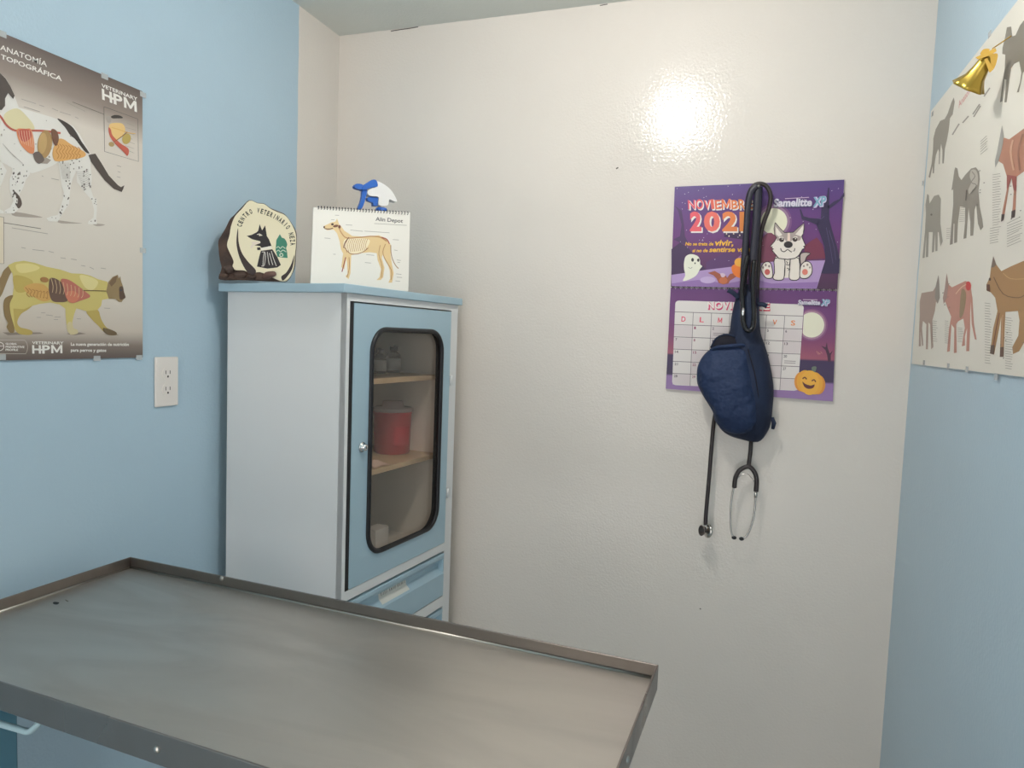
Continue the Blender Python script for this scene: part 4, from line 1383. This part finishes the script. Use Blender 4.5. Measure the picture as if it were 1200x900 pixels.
# ------------------------------------------------------------------ gold bell ornament over the chart
GOLD = mat('gold_foil', (186, 158, 74), .28, .85, bump=(70, .3, .002))
GOLD2 = mat('gold_ribbon', (206, 168, 78), .4, .6)
bc = on_plane(1147, 84, (-1, 0, 0), (XR-.046, 0, 0))
bd = (bc-CAM).length/FPX
vd = (bc-CAM).normalized()
axd = (RT*(-19) - UP*28).normalized()
axd = (axd - vd*axd.dot(vd)).normalized()
axd = (axd + vd*.12).normalized()          # from crown to mouth
bt = bc - axd*14*bd
BMx = Matrix.Translation(bt) @ axd.to_track_quat('Z', 'Y').to_matrix().to_4x4()
bell = thing('bell_ornament', (XR, bc.y, bc.z-.04), 'small gold foil Christmas bell with ribbon hanging over the chart', 'ornament')
u_ = bd*.92
obj('bell_body', MB(BMx).lathe([(0, -1*u_), (4*u_, 0), (6.5*u_, 5*u_), (7.5*u_, 13*u_), (9.5*u_, 21*u_), (13*u_, 27*u_), (16*u_, 31*u_), (15*u_, 31.5*u_), (12*u_, 27*u_), (8.5*u_, 20*u_), (0, 8*u_)], GOLD, None, 40,
                               lambda a, i: (.07*math.sin(7*a) if 5 <= i <= 8 else .02*math.sin(7*a))), bell)
obj('clapper', MB(BMx).sphere((0, 0, 26*u_), 4.2*u_, GOLD, 14, 10), bell)
bsh = Sheet((CAM-bc).normalized(), bc + (CAM-bc).normalized()*.014)


def ribbon(pts, th=.004):
    return plate(MB(), pts, th, GOLD2, bsh)


obj('ribbon', ribbon(A7((248, 505), (300, 480), (425, 422), (434, 450), (380, 485), (270, 522))), bell)
obj('ribbon', ribbon(A7((325, 520), (352, 512), (408, 610), (372, 640)), .005), bell)
obj('bow', plate(MB(), A7((352, 505), (375, 480), (442, 470), (436, 540), (418, 590), (402, 600)), .016, GOLD2, bsh, 3, -.012), bell)
obj('bow', plate(MB(), A7((290, 470), (320, 432), (372, 430), (360, 462), (310, 485)), .012, GOLD2, bsh, 3, -.008), bell)
obj('hanger', MB().tube([bt, bt+Vector((.004, 0, .012)), Vector((XR-.006, bt.y, bt.z+.03))], .001, GOLD2, 6), bell)

# ------------------------------------------------------------------ wall calendar
wsh = Sheet((0, -1, 0), (0, YB-.008, 0))
wc = thing('wall_calendar', (0, YB-.008, 1.366), 'purple two-page November wall calendar hanging on the white wall', 'calendar')
q = [wsh.at(*p) for p in ((790.7, 218.8), (989.5, 210.5), (981, 340), (786, 336.5), (780.2, 455.5), (976, 470.5))]
UPG = gradient('upper_page_sky', [(0, (70, 38, 72)), (.25, (92, 46, 92)), (.5, (104, 54, 118)), (.8, (92, 56, 122)), (1, (84, 62, 126))], .285, .568)
LPG = gradient('lower_page_sky', [(0, (150, 118, 170)), (.13, (146, 114, 166)), (.15, (56, 40, 78)), (.34, (58, 40, 82)), (.36, (158, 84, 104)), (.52, (128, 64, 106)), (.72, (108, 56, 114)), (1, (96, 50, 110))], 0, .285)
th = Vector((0, .006, 0))
up_pg = obj('upper_page', MB().prism([q[0], q[1], q[2]+Vector((0, 0, .0015)), q[3]+Vector((0, 0, .0015))], th, UPG), wc)
lo_pg = obj('lower_page', MB().prism([q[3]-Vector((0, 0, .0015)), q[2]-Vector((0, 0, .0015)), q[5], q[4]], th, LPG), wc)
U = Z(770, 200, 5.217)
DD = Z(895, 220, 9)
Wf = Z(890, 250, 10.588)
# landscape on the upper page
art = MB()
for c, r1, r2, col, lay in ((U((715, 310))[0], 21, 21, (120, 78, 128), 1), (U((715, 310))[0], 18.5, 18.5, (150, 118, 146), 2), (U((715, 310))[0], 15.5, 15.5, (228, 226, 200), 3)):
    wsh.disc(art, c, r1, r2, col, lay, 32)
obj('moon_print', art, up_pg, recalc=False)
art = MB()
wsh.poly(art, U((88, 480), (140, 440), (190, 470), (260, 560), (300, 605), (165, 626), (88, 637)), (64, 40, 80), .3)
wsh.poly(art, U((300, 560), (420, 500), (520, 560), (540, 590), (300, 606)), (88, 52, 104), .6)
wsh.poly(art, U((640, 420), (700, 380), (760, 470), (700, 560), (620, 560)), (122, 58, 84), 4, 3)
wsh.poly(art, DD((430, 610), (500, 560), (560, 525), (620, 600), (655, 745), (430, 760)), (118, 48, 74), 4.5)
wsh.poly(art, U((88, 637), (165, 626), (300, 606), (420, 592), (540, 576), (700, 557), (1028, 548), (975, 722), (800, 720), (88, 706)), (176, 148, 196), 5)
wsh.poly(art, U((88, 690), (170, 678), (250, 668), (330, 676), (420, 690), (490, 678), (560, 660), (630, 672), (700, 690), (985, 680), (975, 720), (88, 706)), (146, 112, 172), 6)
wsh.disc(art, U((310, 668))[0], 9, 4, (196, 172, 212), 7)
obj('landscape_print', art, up_pg, recalc=False)
art = MB()
wsh.poly(art, U((410, 405), (412, 352), (420, 335), (430, 355), (455, 350), (470, 372), (500, 366), (520, 340), (530, 370), (550, 372), (552, 425)), (60, 38, 78), 2)
for p in ((425, 385), (440, 400), (468, 385), (505, 395), (535, 400), (535, 375)):
    wsh.disc(art, U(p)[0], .8, 1.1, (222, 210, 190), 3, 8)
obj('castle_print', art, up_pg, recalc=False)
art = MB()
rs3 = random.Random(21)
for k in range(70):
    p = (rs3.uniform(120, 1120), rs3.uniform(75, 560))
    wsh.disc(art, U(p)[0], rs3.choice((.35, .45, .6)), .45, (206, 196, 214), 4, 6)
obj('star_print', art, up_pg, recalc=False, kind='stuff')
art = MB()
TR = (48, 36, 74)
wsh.poly(art, DD((610, 190), (690, 190), (690, 330), (722, 450), (772, 620), (802, 760), (795, 905), (605, 905), (650, 760), (640, 620), (592, 480), (558, 400), (602, 330)), TR, 7)
wsh.poly(art, DD((570, 395), (470, 352), (402, 335), (378, 225), (392, 228), (420, 300), (480, 318), (600, 330)), TR, 7)
wsh.poly(art, DD((670, 200), (740, 145), (800, 120), (848, 48), (850, 90), (790, 150), (690, 225)), TR, 7)
wsh.poly(art, DD((615, 210), (660, 120), (680, 0), (692, 0), (690, 120), (690, 210)), TR, 7)
obj('tree_print', art, up_pg, recalc=False)
art = MB()
wsh.poly(art, U((100, 420), (140, 400), (150, 330), (130, 250), (110, 215), (150, 245), (165, 330), (170, 400), (190, 440), (160, 450)), (72, 46, 90), 2)
obj('tree_print', art, up_pg, recalc=False)
art = MB()
for a in (DD((640, 300), (600, 330), (560, 310)), DD((660, 420), (700, 620), (730, 800)), DD((690, 450), (740, 620), (760, 760))):
    wsh.stroke(art, a, .5, (92, 80, 120), 8, 3)
obj('bark_print', art, up_pg, recalc=False, kind='stuff')
# month title
art = MB()
cols = [(224, 84, 104), (226, 88, 96), (226, 96, 90), (226, 102, 84), (226, 110, 76), (226, 116, 70), (224, 122, 64), (222, 128, 60), (220, 132, 58)]
xs = [190, 238, 288, 332, 356, 396, 456, 500, 545, 590]
for i, ch in enumerate('NOVIEMBRE'):
    a, b = U((xs[i], 234))[0], U((xs[i+1]-5, 232))[0]
    h = 10.6+(i % 2)*.9
    wsh.text(art, ch, (a[0]+1.1, a[1]+1.1), (b[0]+1.1, b[1]+1.1), h, (232, 226, 222), 8+i*.08, .05)
    wsh.text(art, ch, a, b, h, cols[i], 9.2+i*.08, .02)
xs = [(200, 272), (286, 384), (398, 490), (504, 548)]
for (xa, xb), ch, c in zip(xs, '2021', ((226, 92, 104), (230, 110, 98), (226, 128, 70), (220, 132, 60))):
    a, b = U((xa, 364))[0], U((xb, 364))[0]
    wsh.text(art, ch, (a[0]+1.4, a[1]+1.4), (b[0]+1.4, b[1]+1.4), 21.5, (234, 228, 222), 8+xa*.002, .06)
    wsh.text(art, ch, a, b, 21.5, c, 9.6+xa*.001, .045)
YO = (240, 184, 62)
wsh.text(art, 'No se trata de', U((172, 457))[0], U((345, 457))[0], 3.9, YO, 8, .03, .2)
wsh.text(art, 'vivir,', U((354, 458))[0], U((466, 458))[0], 7.2, YO, 8, .03, .2)
wsh.text(art, 'si no de', U((215, 498))[0], U((310, 497))[0], 3.9, YO, 8, .03, .2)
wsh.text(art, 'sentirse vivo', U((318, 497))[0], U((572, 495))[0], 5.8, YO, 8, .03, .2)
obj('month_lettering', art, up_pg, recalc=False)
# ghost, bat, pumpkin figure
art = MB()
wsh.poly(art, U((165, 560), (175, 525), (205, 510), (245, 520), (262, 545), (264, 572), (276, 584), (262, 602), (240, 640), (200, 664), (158, 674), (172, 640), (165, 600)), (232, 232, 214), 8, 4)
wsh.disc(art, U((217, 545))[0], 1.6, 2.2, (46, 40, 44), 9)
wsh.disc(art, U((252, 547))[0], 1.4, 2.0, (46, 40, 44), 9)
wsh.disc(art, U((232, 566))[0], .8, 1.0, (46, 40, 44), 9)
wsh.stroke(art, U((190, 590), (205, 597), (215, 590)), .5, (120, 116, 110), 9, 3)
obj('ghost_print', art, up_pg, recalc=False)
art = MB()
wsh.poly(art, U((310, 625), (352, 613), (386, 632), (392, 648), (405, 655), (420, 640), (428, 655), (445, 632), (490, 622), (520, 632), (478, 652), (446, 672), (436, 690), (404, 696), (376, 686), (364, 660), (345, 640)), (160, 84, 62), 8)
wsh.disc(art, U((405, 672))[0], 5, 4, (196, 108, 66), 9)
wsh.disc(art, U((398, 640))[0], 3.6, 2.6, (214, 190, 206), 7)
obj('bat_print', art, up_pg, recalc=False)
art = MB()
wsh.poly(art, U((455, 590), (480, 570), (540, 560), (545, 650), (500, 655), (465, 630)), (234, 124, 42), 9, 3)
wsh.disc(art, U((505, 560))[0], 6.2, 5.2, (240, 176, 66), 10)
wsh.poly(art, U((480, 548), (500, 525), (530, 505), (540, 540)), (150, 96, 160), 9)
obj('costume_print', art, up_pg, recalc=False)
# cartoon wolf pup
art = MB()
OUT = (46, 36, 40)
WG = (172, 158, 152)
WW = (232, 224, 214)


def outlined(pts, c, lay, k=0, wd=1.0):
    wsh.poly(art, pts, c, lay, k)
    wsh.stroke(art, pts, wd, OUT, lay+.5, k, True)


outlined(Wf((505, 515), (560, 485), (632, 497), (585, 540), (562, 600), (515, 640)), (190, 176, 170), 8, 3)
wsh.poly(art, Wf((200, 540), (490, 540), (500, 700), (470, 800), (200, 800), (180, 700)), WW, 8)
outlined(Wf((190, 560), (310, 560), (312, 700), (304, 800), (270, 830), (195, 826), (165, 796), (186, 740), (184, 650)), WW, 9, 2)
outlined(Wf((385, 560), (490, 560), (500, 740), (496, 800), (460, 830), (392, 826), (368, 792), (376, 700)), WW, 9, 2)
outlined(Wf((90, 600), (132, 612), (152, 660), (165, 750), (150, 802), (85, 802), (42, 752), (20, 690), (42, 628)), WW, 10, 3)
outlined(Wf((590, 595), (635, 620), (655, 690), (640, 760), (585, 806), (515, 802), (498, 760), (510, 660), (545, 610)), WW, 10, 3)
for c, rx, ry, col in (((97, 728), 3.2, 3.5, (196, 92, 88)), ((565, 728), 3.4, 3.6, (226, 132, 116)), ((78, 642), 1.2, 1.6, (140, 128, 124)), ((120, 656), 1.2, 1.5, (140, 128, 124)), ((45, 672), 1.1, 1.5, (140, 128, 124)), ((595, 638), 1.3, 1.4, (150, 138, 132)), ((550, 655), 1.1, 1.2, (150, 138, 132)), ((625, 672), 1.0, 1.2, (150, 138, 132))):
    wsh.disc(art, Wf(c)[0], rx, ry, col, 11, 14)
head = Wf((195, 115), (245, 175), (310, 240), (420, 235), (480, 180), (552, 120), (556, 190), (525, 290), (555, 360), (572, 400), (545, 410), (562, 430), (535, 445), (490, 520), (440, 558), (350, 572), (240, 558), (190, 500), (155, 457), (176, 442), (148, 430), (165, 415), (133, 410), (185, 350), (215, 300), (190, 270), (182, 190))
outlined(head, WW, 12)
wsh.poly(art, Wf((195, 122), (245, 178), (310, 244), (420, 239), (480, 184), (550, 126), (552, 190), (522, 288), (505, 335), (465, 340), (430, 300), (395, 345), (330, 345), (290, 300), (250, 335), (215, 340), (218, 300), (193, 268), (185, 190)), WG, 13)
wsh.poly(art, Wf((203, 165), (285, 268), (240, 290), (205, 262)), WW, 14)
wsh.poly(art, Wf((545, 145), (540, 250), (515, 285), (445, 262)), WW, 14)
wsh.poly(art, Wf((350, 243), (378, 241), (382, 345), (345, 345)), (236, 214, 200), 14)
for c in ((275, 328), (440, 324)):
    wsh.disc(art, Wf(c)[0], 2.9, 2.7, (60, 48, 44), 15, 16)
    wsh.disc(art, Wf((c[0]+8, c[1]-10))[0], .8, .8, (226, 220, 212), 16, 8)
wsh.poly(art, Wf((242, 292), (290, 292), (302, 306), (270, 302), (240, 312)), WW, 16)
wsh.poly(art, Wf((415, 308), (425, 292), (470, 286), (472, 305), (440, 298)), WW, 16)
wsh.disc(art, Wf((357, 388))[0], 5.2, 4.0, (40, 34, 36), 15, 20)
wsh.stroke(art, Wf((262, 432), (275, 465), (310, 475), (350, 450), (395, 478), (430, 465), (438, 432)), 1.0, OUT, 15, 4)
wsh.poly(art, Wf((400, 476), (428, 468), (418, 495)), (244, 240, 232), 16)
for a in (Wf((316, 575), (318, 680), (312, 780)), Wf((383, 575), (376, 680), (366, 780)), Wf((330, 600), (350, 610), (335, 640), (372, 640)), Wf((340, 680), (368, 690), (355, 710))):
    wsh.stroke(art, a, .8, OUT, 11, 2)
obj('wolf_pup_print', art, up_pg, recalc=False, label='white and grey cartoon wolf pup')


def brand(s0, s1, hs, mbx, x0, x1, hx, small):
    wsh.text(mbx, 'Samelitte', (s0[0]+.5, s0[1]+.5), (s1[0]+.5, s1[1]+.5), hs, (112, 120, 146), 16, .06, .15)
    wsh.text(mbx, 'Samelitte', s0, s1, hs, (214, 208, 222), 17, .035, .15)
    wsh.text(mbx, 'XP', (x0[0]+.4, x0[1]+.5), (x1[0]+.6, x1[1]+.5), hx, (206, 196, 226), 16, .09, .2)
    wsh.text(mbx, 'XP', x0, x1, hx, (120, 170, 190), 17, .03, .2)
    wsh.stroke(mbx, small, .9, (206, 178, 204), 16)


art = MB()
brand((906.5, 242), (951.5, 241), 9.0, art, (952.5, 242), (969, 240), 10.6, [(920, 232.8), (948, 231.3)])
obj('logo_lettering', art, up_pg, recalc=False)
# lower page: month grid
B = Z(770, 330, 5.217)


def bil(s_, t_):
    """grid fraction (s across, t down) -> photo pixel"""
    a, b, c, d = (112, 115), (898, 140), (860, 668), (92, 632)
    x = (a[0]*(1-s_)+b[0]*s_)*(1-t_) + (d[0]*(1-s_)+c[0]*s_)*t_
    y = (a[1]*(1-s_)+b[1]*s_)*(1-t_) + (d[1]*(1-s_)+c[1]*s_)*t_
    return B((x, y))[0]


art = MB()
pts = []
for cs, ct, a0 in ((.97, .96, 0), (.03, .96, 1), (.03, .04, 2), (.97, .04, 3)):
    for k in range(5):
        a = (a0+k/4)*PI/2
        pts.append(bil(cs+.03*math.cos(a), ct+.04*math.sin(a)))
wsh.poly(art, pts, (226, 220, 216), 1)
rows = [.135, .285, .43, .575, .72, .862]
for t_ in rows:
    wsh.stroke(art, [bil(0, t_), bil(1, t_)], .7, (112, 98, 104), 2)
for k in range(1, 7):
    wsh.stroke(art, [bil(k/7, .135), bil(k/7, 1)], .6, (112, 98, 104), 2)
for k in range(7):
    for t0, t1 in zip(rows[1:], rows[2:]+[1]):
        if (k+int(t0*10)) % 2 == 0:
            wsh.poly(art, [bil(k/7+.004, t0+.008), bil((k+1)/7-.004, t0+.008), bil((k+1)/7-.004, t1-.008), bil(k/7+.004, t1-.008)], (216, 206, 206), 1.5)
obj('date_grid', art, lo_pg, recalc=False)
art = MB()
dc = [(224, 72, 110), (224, 72, 104), (224, 80, 100), (226, 96, 90), (228, 110, 80), (230, 130, 72), (232, 140, 70)]
for k, ch in enumerate('DLMMJVS'):
    a, b = bil(k/7+.052, .245), bil(k/7+.085, .247)
    wsh.text(art, ch, a, b, 6.0, dc[k], 3, .018)
dayn = 1
for r_ in range(5):
    for k in range(7):
        if (r_ == 0 and k == 0) or dayn > 30:
            continue
        t_ = rows[r_+1]+.045
        s_ = str(dayn)
        a = bil(k/7+.012, t_)
        wsh.text(art, s_, a, (a[0]+2.0*len(s_), a[1]+.1), 3.0, (150, 70, 100) if k in (1,) else (104, 92, 100), 3, .02)
        dayn += 1
for (k, r_) in ((6, 2), (2, 0)):
    for q_ in range(2):
        a = bil(k/7+.02, rows[r_+1]+.085+q_*.022)
        b = bil(k/7+.11, rows[r_+1]+.085+q_*.022)
        wsh.stroke(art, [a, b], .6, (120, 104, 108), 3)
obj('date_lettering', art, lo_pg, recalc=False, kind='stuff')
art = MB()
for i, ch in enumerate('NOVIEMBRE'):
    xs_ = [308, 352, 404, 446, 462, 502, 558, 600, 645, 692]
    a, b = B((xs_[i], 163+i))[0], B((xs_[i+1]-4, 163+i))[0]
    wsh.text(art, ch, (a[0]+.8, a[1]+1.2), (b[0]+.8, b[1]+1.2), 8.2, (214, 66, 116) if i < 5 else (206, 70, 90), 4+i*.1, .07)
    wsh.text(art, ch, a, b, 8.2, (240, 232, 226), 5.4, .02)
obj('month_lettering', art, lo_pg, recalc=False)
art = MB()
brand((935, 356.5), (961, 357), 5.2, art, (961.5, 357.5), (972, 358), 7.0, [(941, 351.2), (958, 351.4)])
obj('logo_lettering', art, lo_pg, recalc=False)
art = MB()
for r_, col, lay in ((98, (134, 84, 126), .3), (88, (166, 130, 150), .5), (77, (232, 230, 208), .7)):
    pts = []
    for k in range(28):
        a = 2*PI*k/28
        pts.append((max(945+r_*math.cos(a), 893-.06*(r_*math.sin(a))), 265+r_*math.sin(a)))
    wsh.poly(art, B(*pts), col, lay)
wsh.poly(art, B((1045, 490), (1040, 450), (1030, 420), (1003, 392), (1030, 402), (1038, 370), (1043, 405), (1056, 440), (1075, 420), (1062, 450), (1062, 490)), (70, 36, 62), 1)
for a in (B((975, 425), (985, 445), (1000, 440)), B((985, 430), (995, 445)), B((1000, 428), (1010, 440))):
    wsh.stroke(art, a, .5, (206, 140, 130), 1)
PK = (240, 178, 66)
wsh.disc(art, B((882, 612))[0], 8.2, 11.5, (226, 146, 56), 6, 20)
wsh.disc(art, B((985, 630))[0], 8.4, 11.5, (226, 146, 56), 6, 20)
wsh.disc(art, B((905, 610))[0], 10, 13.2, (236, 168, 60), 7, 22)
wsh.disc(art, B((962, 622))[0], 10, 13.2, (236, 168, 60), 7, 22)
wsh.disc(art, B((933, 618))[0], 11, 14.5, PK, 8, 22)
wsh.poly(art, B((948, 548), (945, 525), (960, 518), (975, 522), (970, 545), (962, 556)), (104, 118, 104), 7, 2)
wsh.poly(art, B((888, 610), (905, 625), (940, 636), (963, 628), (955, 650), (925, 656), (900, 642)), (90, 34, 42), 9, 2)
wsh.stroke(art, B((890, 595), (902, 585), (915, 597)), 1.4, (96, 40, 40), 9, 3)
wsh.stroke(art, B((945, 608), (960, 600), (970, 614)), 1.4, (96, 40, 40), 9, 3)
obj('pumpkin_print', art, lo_pg, recalc=False)
# wire binding between the pages
WB = mat('binding_white', (206, 200, 206), .35, .3)
sp_ = MB()
a, b = wsh.at(788.5, 337), wsh.at(979.5, 340.3)
for k in range(58):
    c = a.lerp(b, k/57) + Vector((0, -.0005, 0))
    sp_.tube([c+Vector((0, .0035*math.cos(s_)+.003, .0046*math.sin(s_))) for s_ in [2*PI*i/8 for i in range(8)]], .0008, WB if k % 2 else WIRE, 5, True, raw=True)
obj('wire_binding', sp_, wc)

# ------------------------------------------------------------------ nail, sling bag and stethoscope
ny = YB
np_ = on_plane(889, 221, (0, 1, 0), (0, YB-.03, 0))
NAIL = mat('nail_steel', (120, 118, 114), .4, .9)
nm = MB(Matrix.Translation((np_.x, YB, np_.z)) @ Matrix.Rotation(PI/2, 4, 'X'))
nm.lathe([(0, .0015), (.0022, .0015), (.0022, .062), (.005, .0625), (.005, .064), (0, .064)], NAIL, None, 12)
tag(obj('nail', nm, None, (np_.x, YB, np_.z)), 'steel nail in the white wall holding the bag and stethoscope', 'nail')

NAVY = mat('navy_fabric', (24, 40, 70), .75, bump=(38, .5, .006), vary=(9, (19, 31, 56), .35, .65))
NAVY2 = mat('navy_pocket', (26, 46, 82), .7, bump=(17, .8, .03))
LINE = mat('dark_lining', (22, 20, 34), .85)
BLKG = mat('black_glossy', (16, 17, 22), .25)


def backsh(d):
    return Sheet((0, -1, 0), (0, YB-d, 0))


def inflate(outline, back, thick, m, cen_px, prof=(1, .97, .88, .74, .55, .3, .0), k=4, sag=0):
    s0 = backsh(back)
    q = spline(outline, k)
    mb = MB()
    vs_, fs = [], []
    N = len(q)
    cp = Vector((cen_px[0], cen_px[1], 0))
    for j, f_ in enumerate(prof):
        h = thick*math.sqrt(max(0, 1-f_**2.6))
        for p in q:
            r_ = cp + (p-cp)*f_
            w_ = s0.at(r_.x, r_.y)
            dv = 1 + sag*((r_.y-cp.y)/60)
            vs_.append(w_ + Vector((0, -h*dv, 0)))
    for j in range(len(prof)-1):
        for i in range(N):
            l = (i+1) % N
            fs.append([j*N+i, j*N+l, (j+1)*N+l, (j+1)*N+i])
    mb.add(vs_, fs, m, True, raw=True)
    # flat back
    t_ = tessellate_polygon([vs_[:N]])
    mb.f += [list(x) for x in t_]
    mb.mi += [0]*len(t_)
    mb.sm += [False]*len(t_)
    return mb


bag = thing('sling_bag', (np_.x, YB-.03, 1.27), 'navy blue sling bag with an open front pocket hanging over the calendar', 'bag')
body_o = [(868, 336), (877, 333), (886, 335), (889.5, 347), (890, 368), (891.5, 390), (896.5, 405), (901.5, 423), (906.5, 453), (905.5, 477), (903.5, 495), (899, 507), (888, 518), (867, 514.5), (852, 509), (842, 499), (837, 482), (834, 460), (836, 430), (845, 408), (854, 392), (857, 372), (862, 350)]
obj('bag_body', inflate(body_o, .028, .062, NAVY, (872, 440), sag=.12), bag, label='navy teardrop main compartment')
pocket_o = [(833, 409), (850, 402), (864, 401.5), (875.5, 406), (879, 420), (884, 440), (888.5, 462), (890, 485), (886, 500), (874, 508), (858, 508), (846, 503), (838, 493), (835, 482), (825, 465.5), (818, 452), (816.5, 440), (818, 428), (824, 417)]
pk = obj('front_pocket', inflate(pocket_o, .062, .048, NAVY2, (852, 455), sag=.1), bag, label='bulging front pocket flopped open to the left')
lin_o = [(833, 408), (834.5, 403), (839, 396.5), (849, 392), (859, 393.8), (867, 399.5), (874.5, 405), (864, 407), (848, 409)]
obj('pocket_lining', inflate(lin_o, .066, .014, LINE, (852, 402), k=3), pk)
s1 = backsh(.088)
lip = [s1.at(u, v) + Vector((0, dy_, 0)) for u, v, dy_ in ((832.5, 410.5, .018), (840, 407, .004), (850, 405.6, -.004), (862, 404.5, -.004), (871, 404.6, .004), (876, 407, .016))]
obj('pocket_lip', MB().tube(spline(lip, 5, False), .0042, NAVY2, 8), pk)
rim_l = [s1.at(u, v) + Vector((0, dy_, 0)) for u, v, dy_ in ((833.5, 406, .015), (838.5, 397, .016), (849, 392, .016), (859, 393.6, .016), (867.5, 399.8, .017), (875, 405.4, .016))]
obj('pocket_trim', MB().tube(spline(rim_l, 5, False), .0024, NAVY, 8), pk)
s2 = backsh(.088)
seam = [backsh(.088-.05*max(0, (i-3))/8).at(u, v) for i, (u, v) in enumerate(((876.5, 409), (879.5, 420), (884, 436), (887.5, 455), (890.5, 478)))]
obj('seam', MB().tube(spline(seam, 4, False), .0016, LINE, 6), bag)
# webbing strap from the neck up over the nail
s3 = backsh(.048)


def webbing(px, wid, dep, m=NAVY):
    mb = MB()
    q = spline(px, 6, False)
    n_ = len(q)
    pts = [backsh(dep).at(p.x, p.y) for p in q]
    mb.tube(pts, wid, m, 10, flat=.32)
    return mb


STRAP = mat('strap_dark', (24, 24, 42), .4)
obj('strap', webbing([(871.5, 348), (871, 322), (873, 292), (875, 264), (876.5, 242), (880.5, 225), (888, 217.5)], .0078, .054, STRAP), bag)
obj('strap', webbing([(883, 350), (882, 322), (883.5, 292), (886, 266), (887.5, 242), (889, 219)], .0105, .050, STRAP), bag)
obj('strap_loop', MB().tube(spline([backsh(d_).at(u, v) for u, v, d_ in ((876, 300, .064), (871.5, 320, .070), (869.5, 340, .074), (870.5, 362, .084), (871, 378, .094), (875.5, 387, .098), (881.5, 385, .096), (883.5, 372, .090), (883, 352, .080), (882, 330, .072), (884, 305, .064))], 5, False), .0064, BLKG, 10), bag, label='black cord loop')
sl = obj('buckle', MB().tube([backsh(.088).at(871.3, 361), backsh(.092).at(870.2, 372.5)], .0042, CHR, 10), bag)
for a, b in (((866, 349.5), (853.5, 340)), ((888, 357), (898.5, 358.5))):
    obj('strap_end', MB().tube(spline([backsh(.058).at(*a), backsh(.060).at((a[0]+b[0])/2, (a[1]+b[1])/2-1), backsh(.056).at(*b)], 4, False), [.006]*8+[.0075], NAVY, 8, flat=.5), bag)
obj('side_tab', MB().tube([backsh(.05).at(905, 489), backsh(.05).at(907, 496), backsh(.05).at(905.5, 503)], [.004, .006, .004], NAVY, 8, flat=.5), bag)

TUBE = mat('stethoscope_rubber', (48, 40, 40), .35)
STL = mat('stethoscope_steel', (196, 192, 186), .2, 1)
ste = thing('stethoscope', (on_plane(850, 630, (0, 1, 0), (0, YB-.04, 0))), 'dark rubber stethoscope looped over the nail and hanging below the bag', 'stethoscope')


def sp3(rows_, k=6):
    return spline([backsh(d_).at(u, v) for u, v, d_ in rows_], k, False)


obj('tubing', MB().tube(sp3([(826.8, 615, .045), (827.5, 600, .045), (831, 560, .044), (834, 522, .040), (837.5, 489, .024), (846, 455, .0165), (858, 410, .0165), (868, 360, .0165), (874, 320, .0165), (875.5, 285, .022), (874.5, 255, .034), (876.5, 231, .040), (882, 219, .042), (889.5, 215.2, .042), (898, 218, .042), (903, 229, .042),
                             (901.5, 243, .040), (896, 258, .034), (891.5, 275, .026), (889.5, 300, .018), (887, 350, .0165), (885, 420, .0165), (882, 470, .0165), (880.7, 505, .022), (879.3, 530, .036), (877, 547, .042)]), .0056, TUBE, 10), ste, label='dark rubber tubing')
obj('yoke', MB().tube(sp3([(860.5, 571.5, .046), (862, 560, .046), (867, 551, .044), (876.5, 546.8, .043), (883, 551.5, .044), (886.6, 561, .046), (886, 576, .046)]), .0062, TUBE, 10), ste, label='dark rubber yoke')
obj('spring', MB().tube(sp3([(862.5, 562, .044), (869, 556.5, .041), (876.5, 556, .040), (883.5, 564, .042)]), .0014, STL, 8), ste)
b1 = obj('ear_tube', MB().tube(sp3([(860.4, 570, .046), (858.8, 576, .046), (856.8, 590, .046), (856.2, 608, .046), (857, 623, .046), (859.5, 629.5, .046)]), .0026, STL, 8), ste, label='steel ear tube')
b2 = obj('ear_tube', MB().tube(sp3([(886, 575, .046), (885.4, 583, .046), (884.4, 598, .046), (880.7, 615, .046), (875.5, 627, .046), (870.5, 631, .046)]), .0026, STL, 8), ste, label='steel ear tube')
for par, u, v in ((b1, 860.2, 630), (b2, 869, 631.4)):
    c = backsh(.046).at(u, v)
    obj('ear_tip', MB().sphere(c, (.0068, .0055, .0052), BLK, 14, 10), par)
obj('ferrule', MB().tube([backsh(.046).at(885.8, 577), backsh(.046).at(885.4, 583)], .0042, STL, 8), b2)
hc = backsh(.046).at(827.5, 622)
cp = obj('chestpiece', MB().tube([backsh(.045).at(826.8, 612), hc], .0042, STL, 10), ste, label='steel double-sided chestpiece')
# drum: disc seen three-quarter on, bell on its left
axd = Vector((-.80, -.58, .1)).normalized()
Dm = Matrix.Translation(hc) @ axd.to_track_quat('Z', 'Y').to_matrix().to_4x4()
obj('diaphragm', MB(Dm).lathe([(0, -.0095), (.0175, -.009), (.0195, -.007), (.0195, -.004), (.015, -.001), (.006, .0), (0, .0005)], STL, None, 28), cp)
obj('bell', MB(Dm).lathe([(0, -.001), (.0055, 0), (.006, .006), (.0135, .012), (.0148, .0155), (.0128, .0155), (.005, .008), (0, .007)], mat('bell_dark_steel', (120, 112, 108), .3, 1), None, 24), cp)
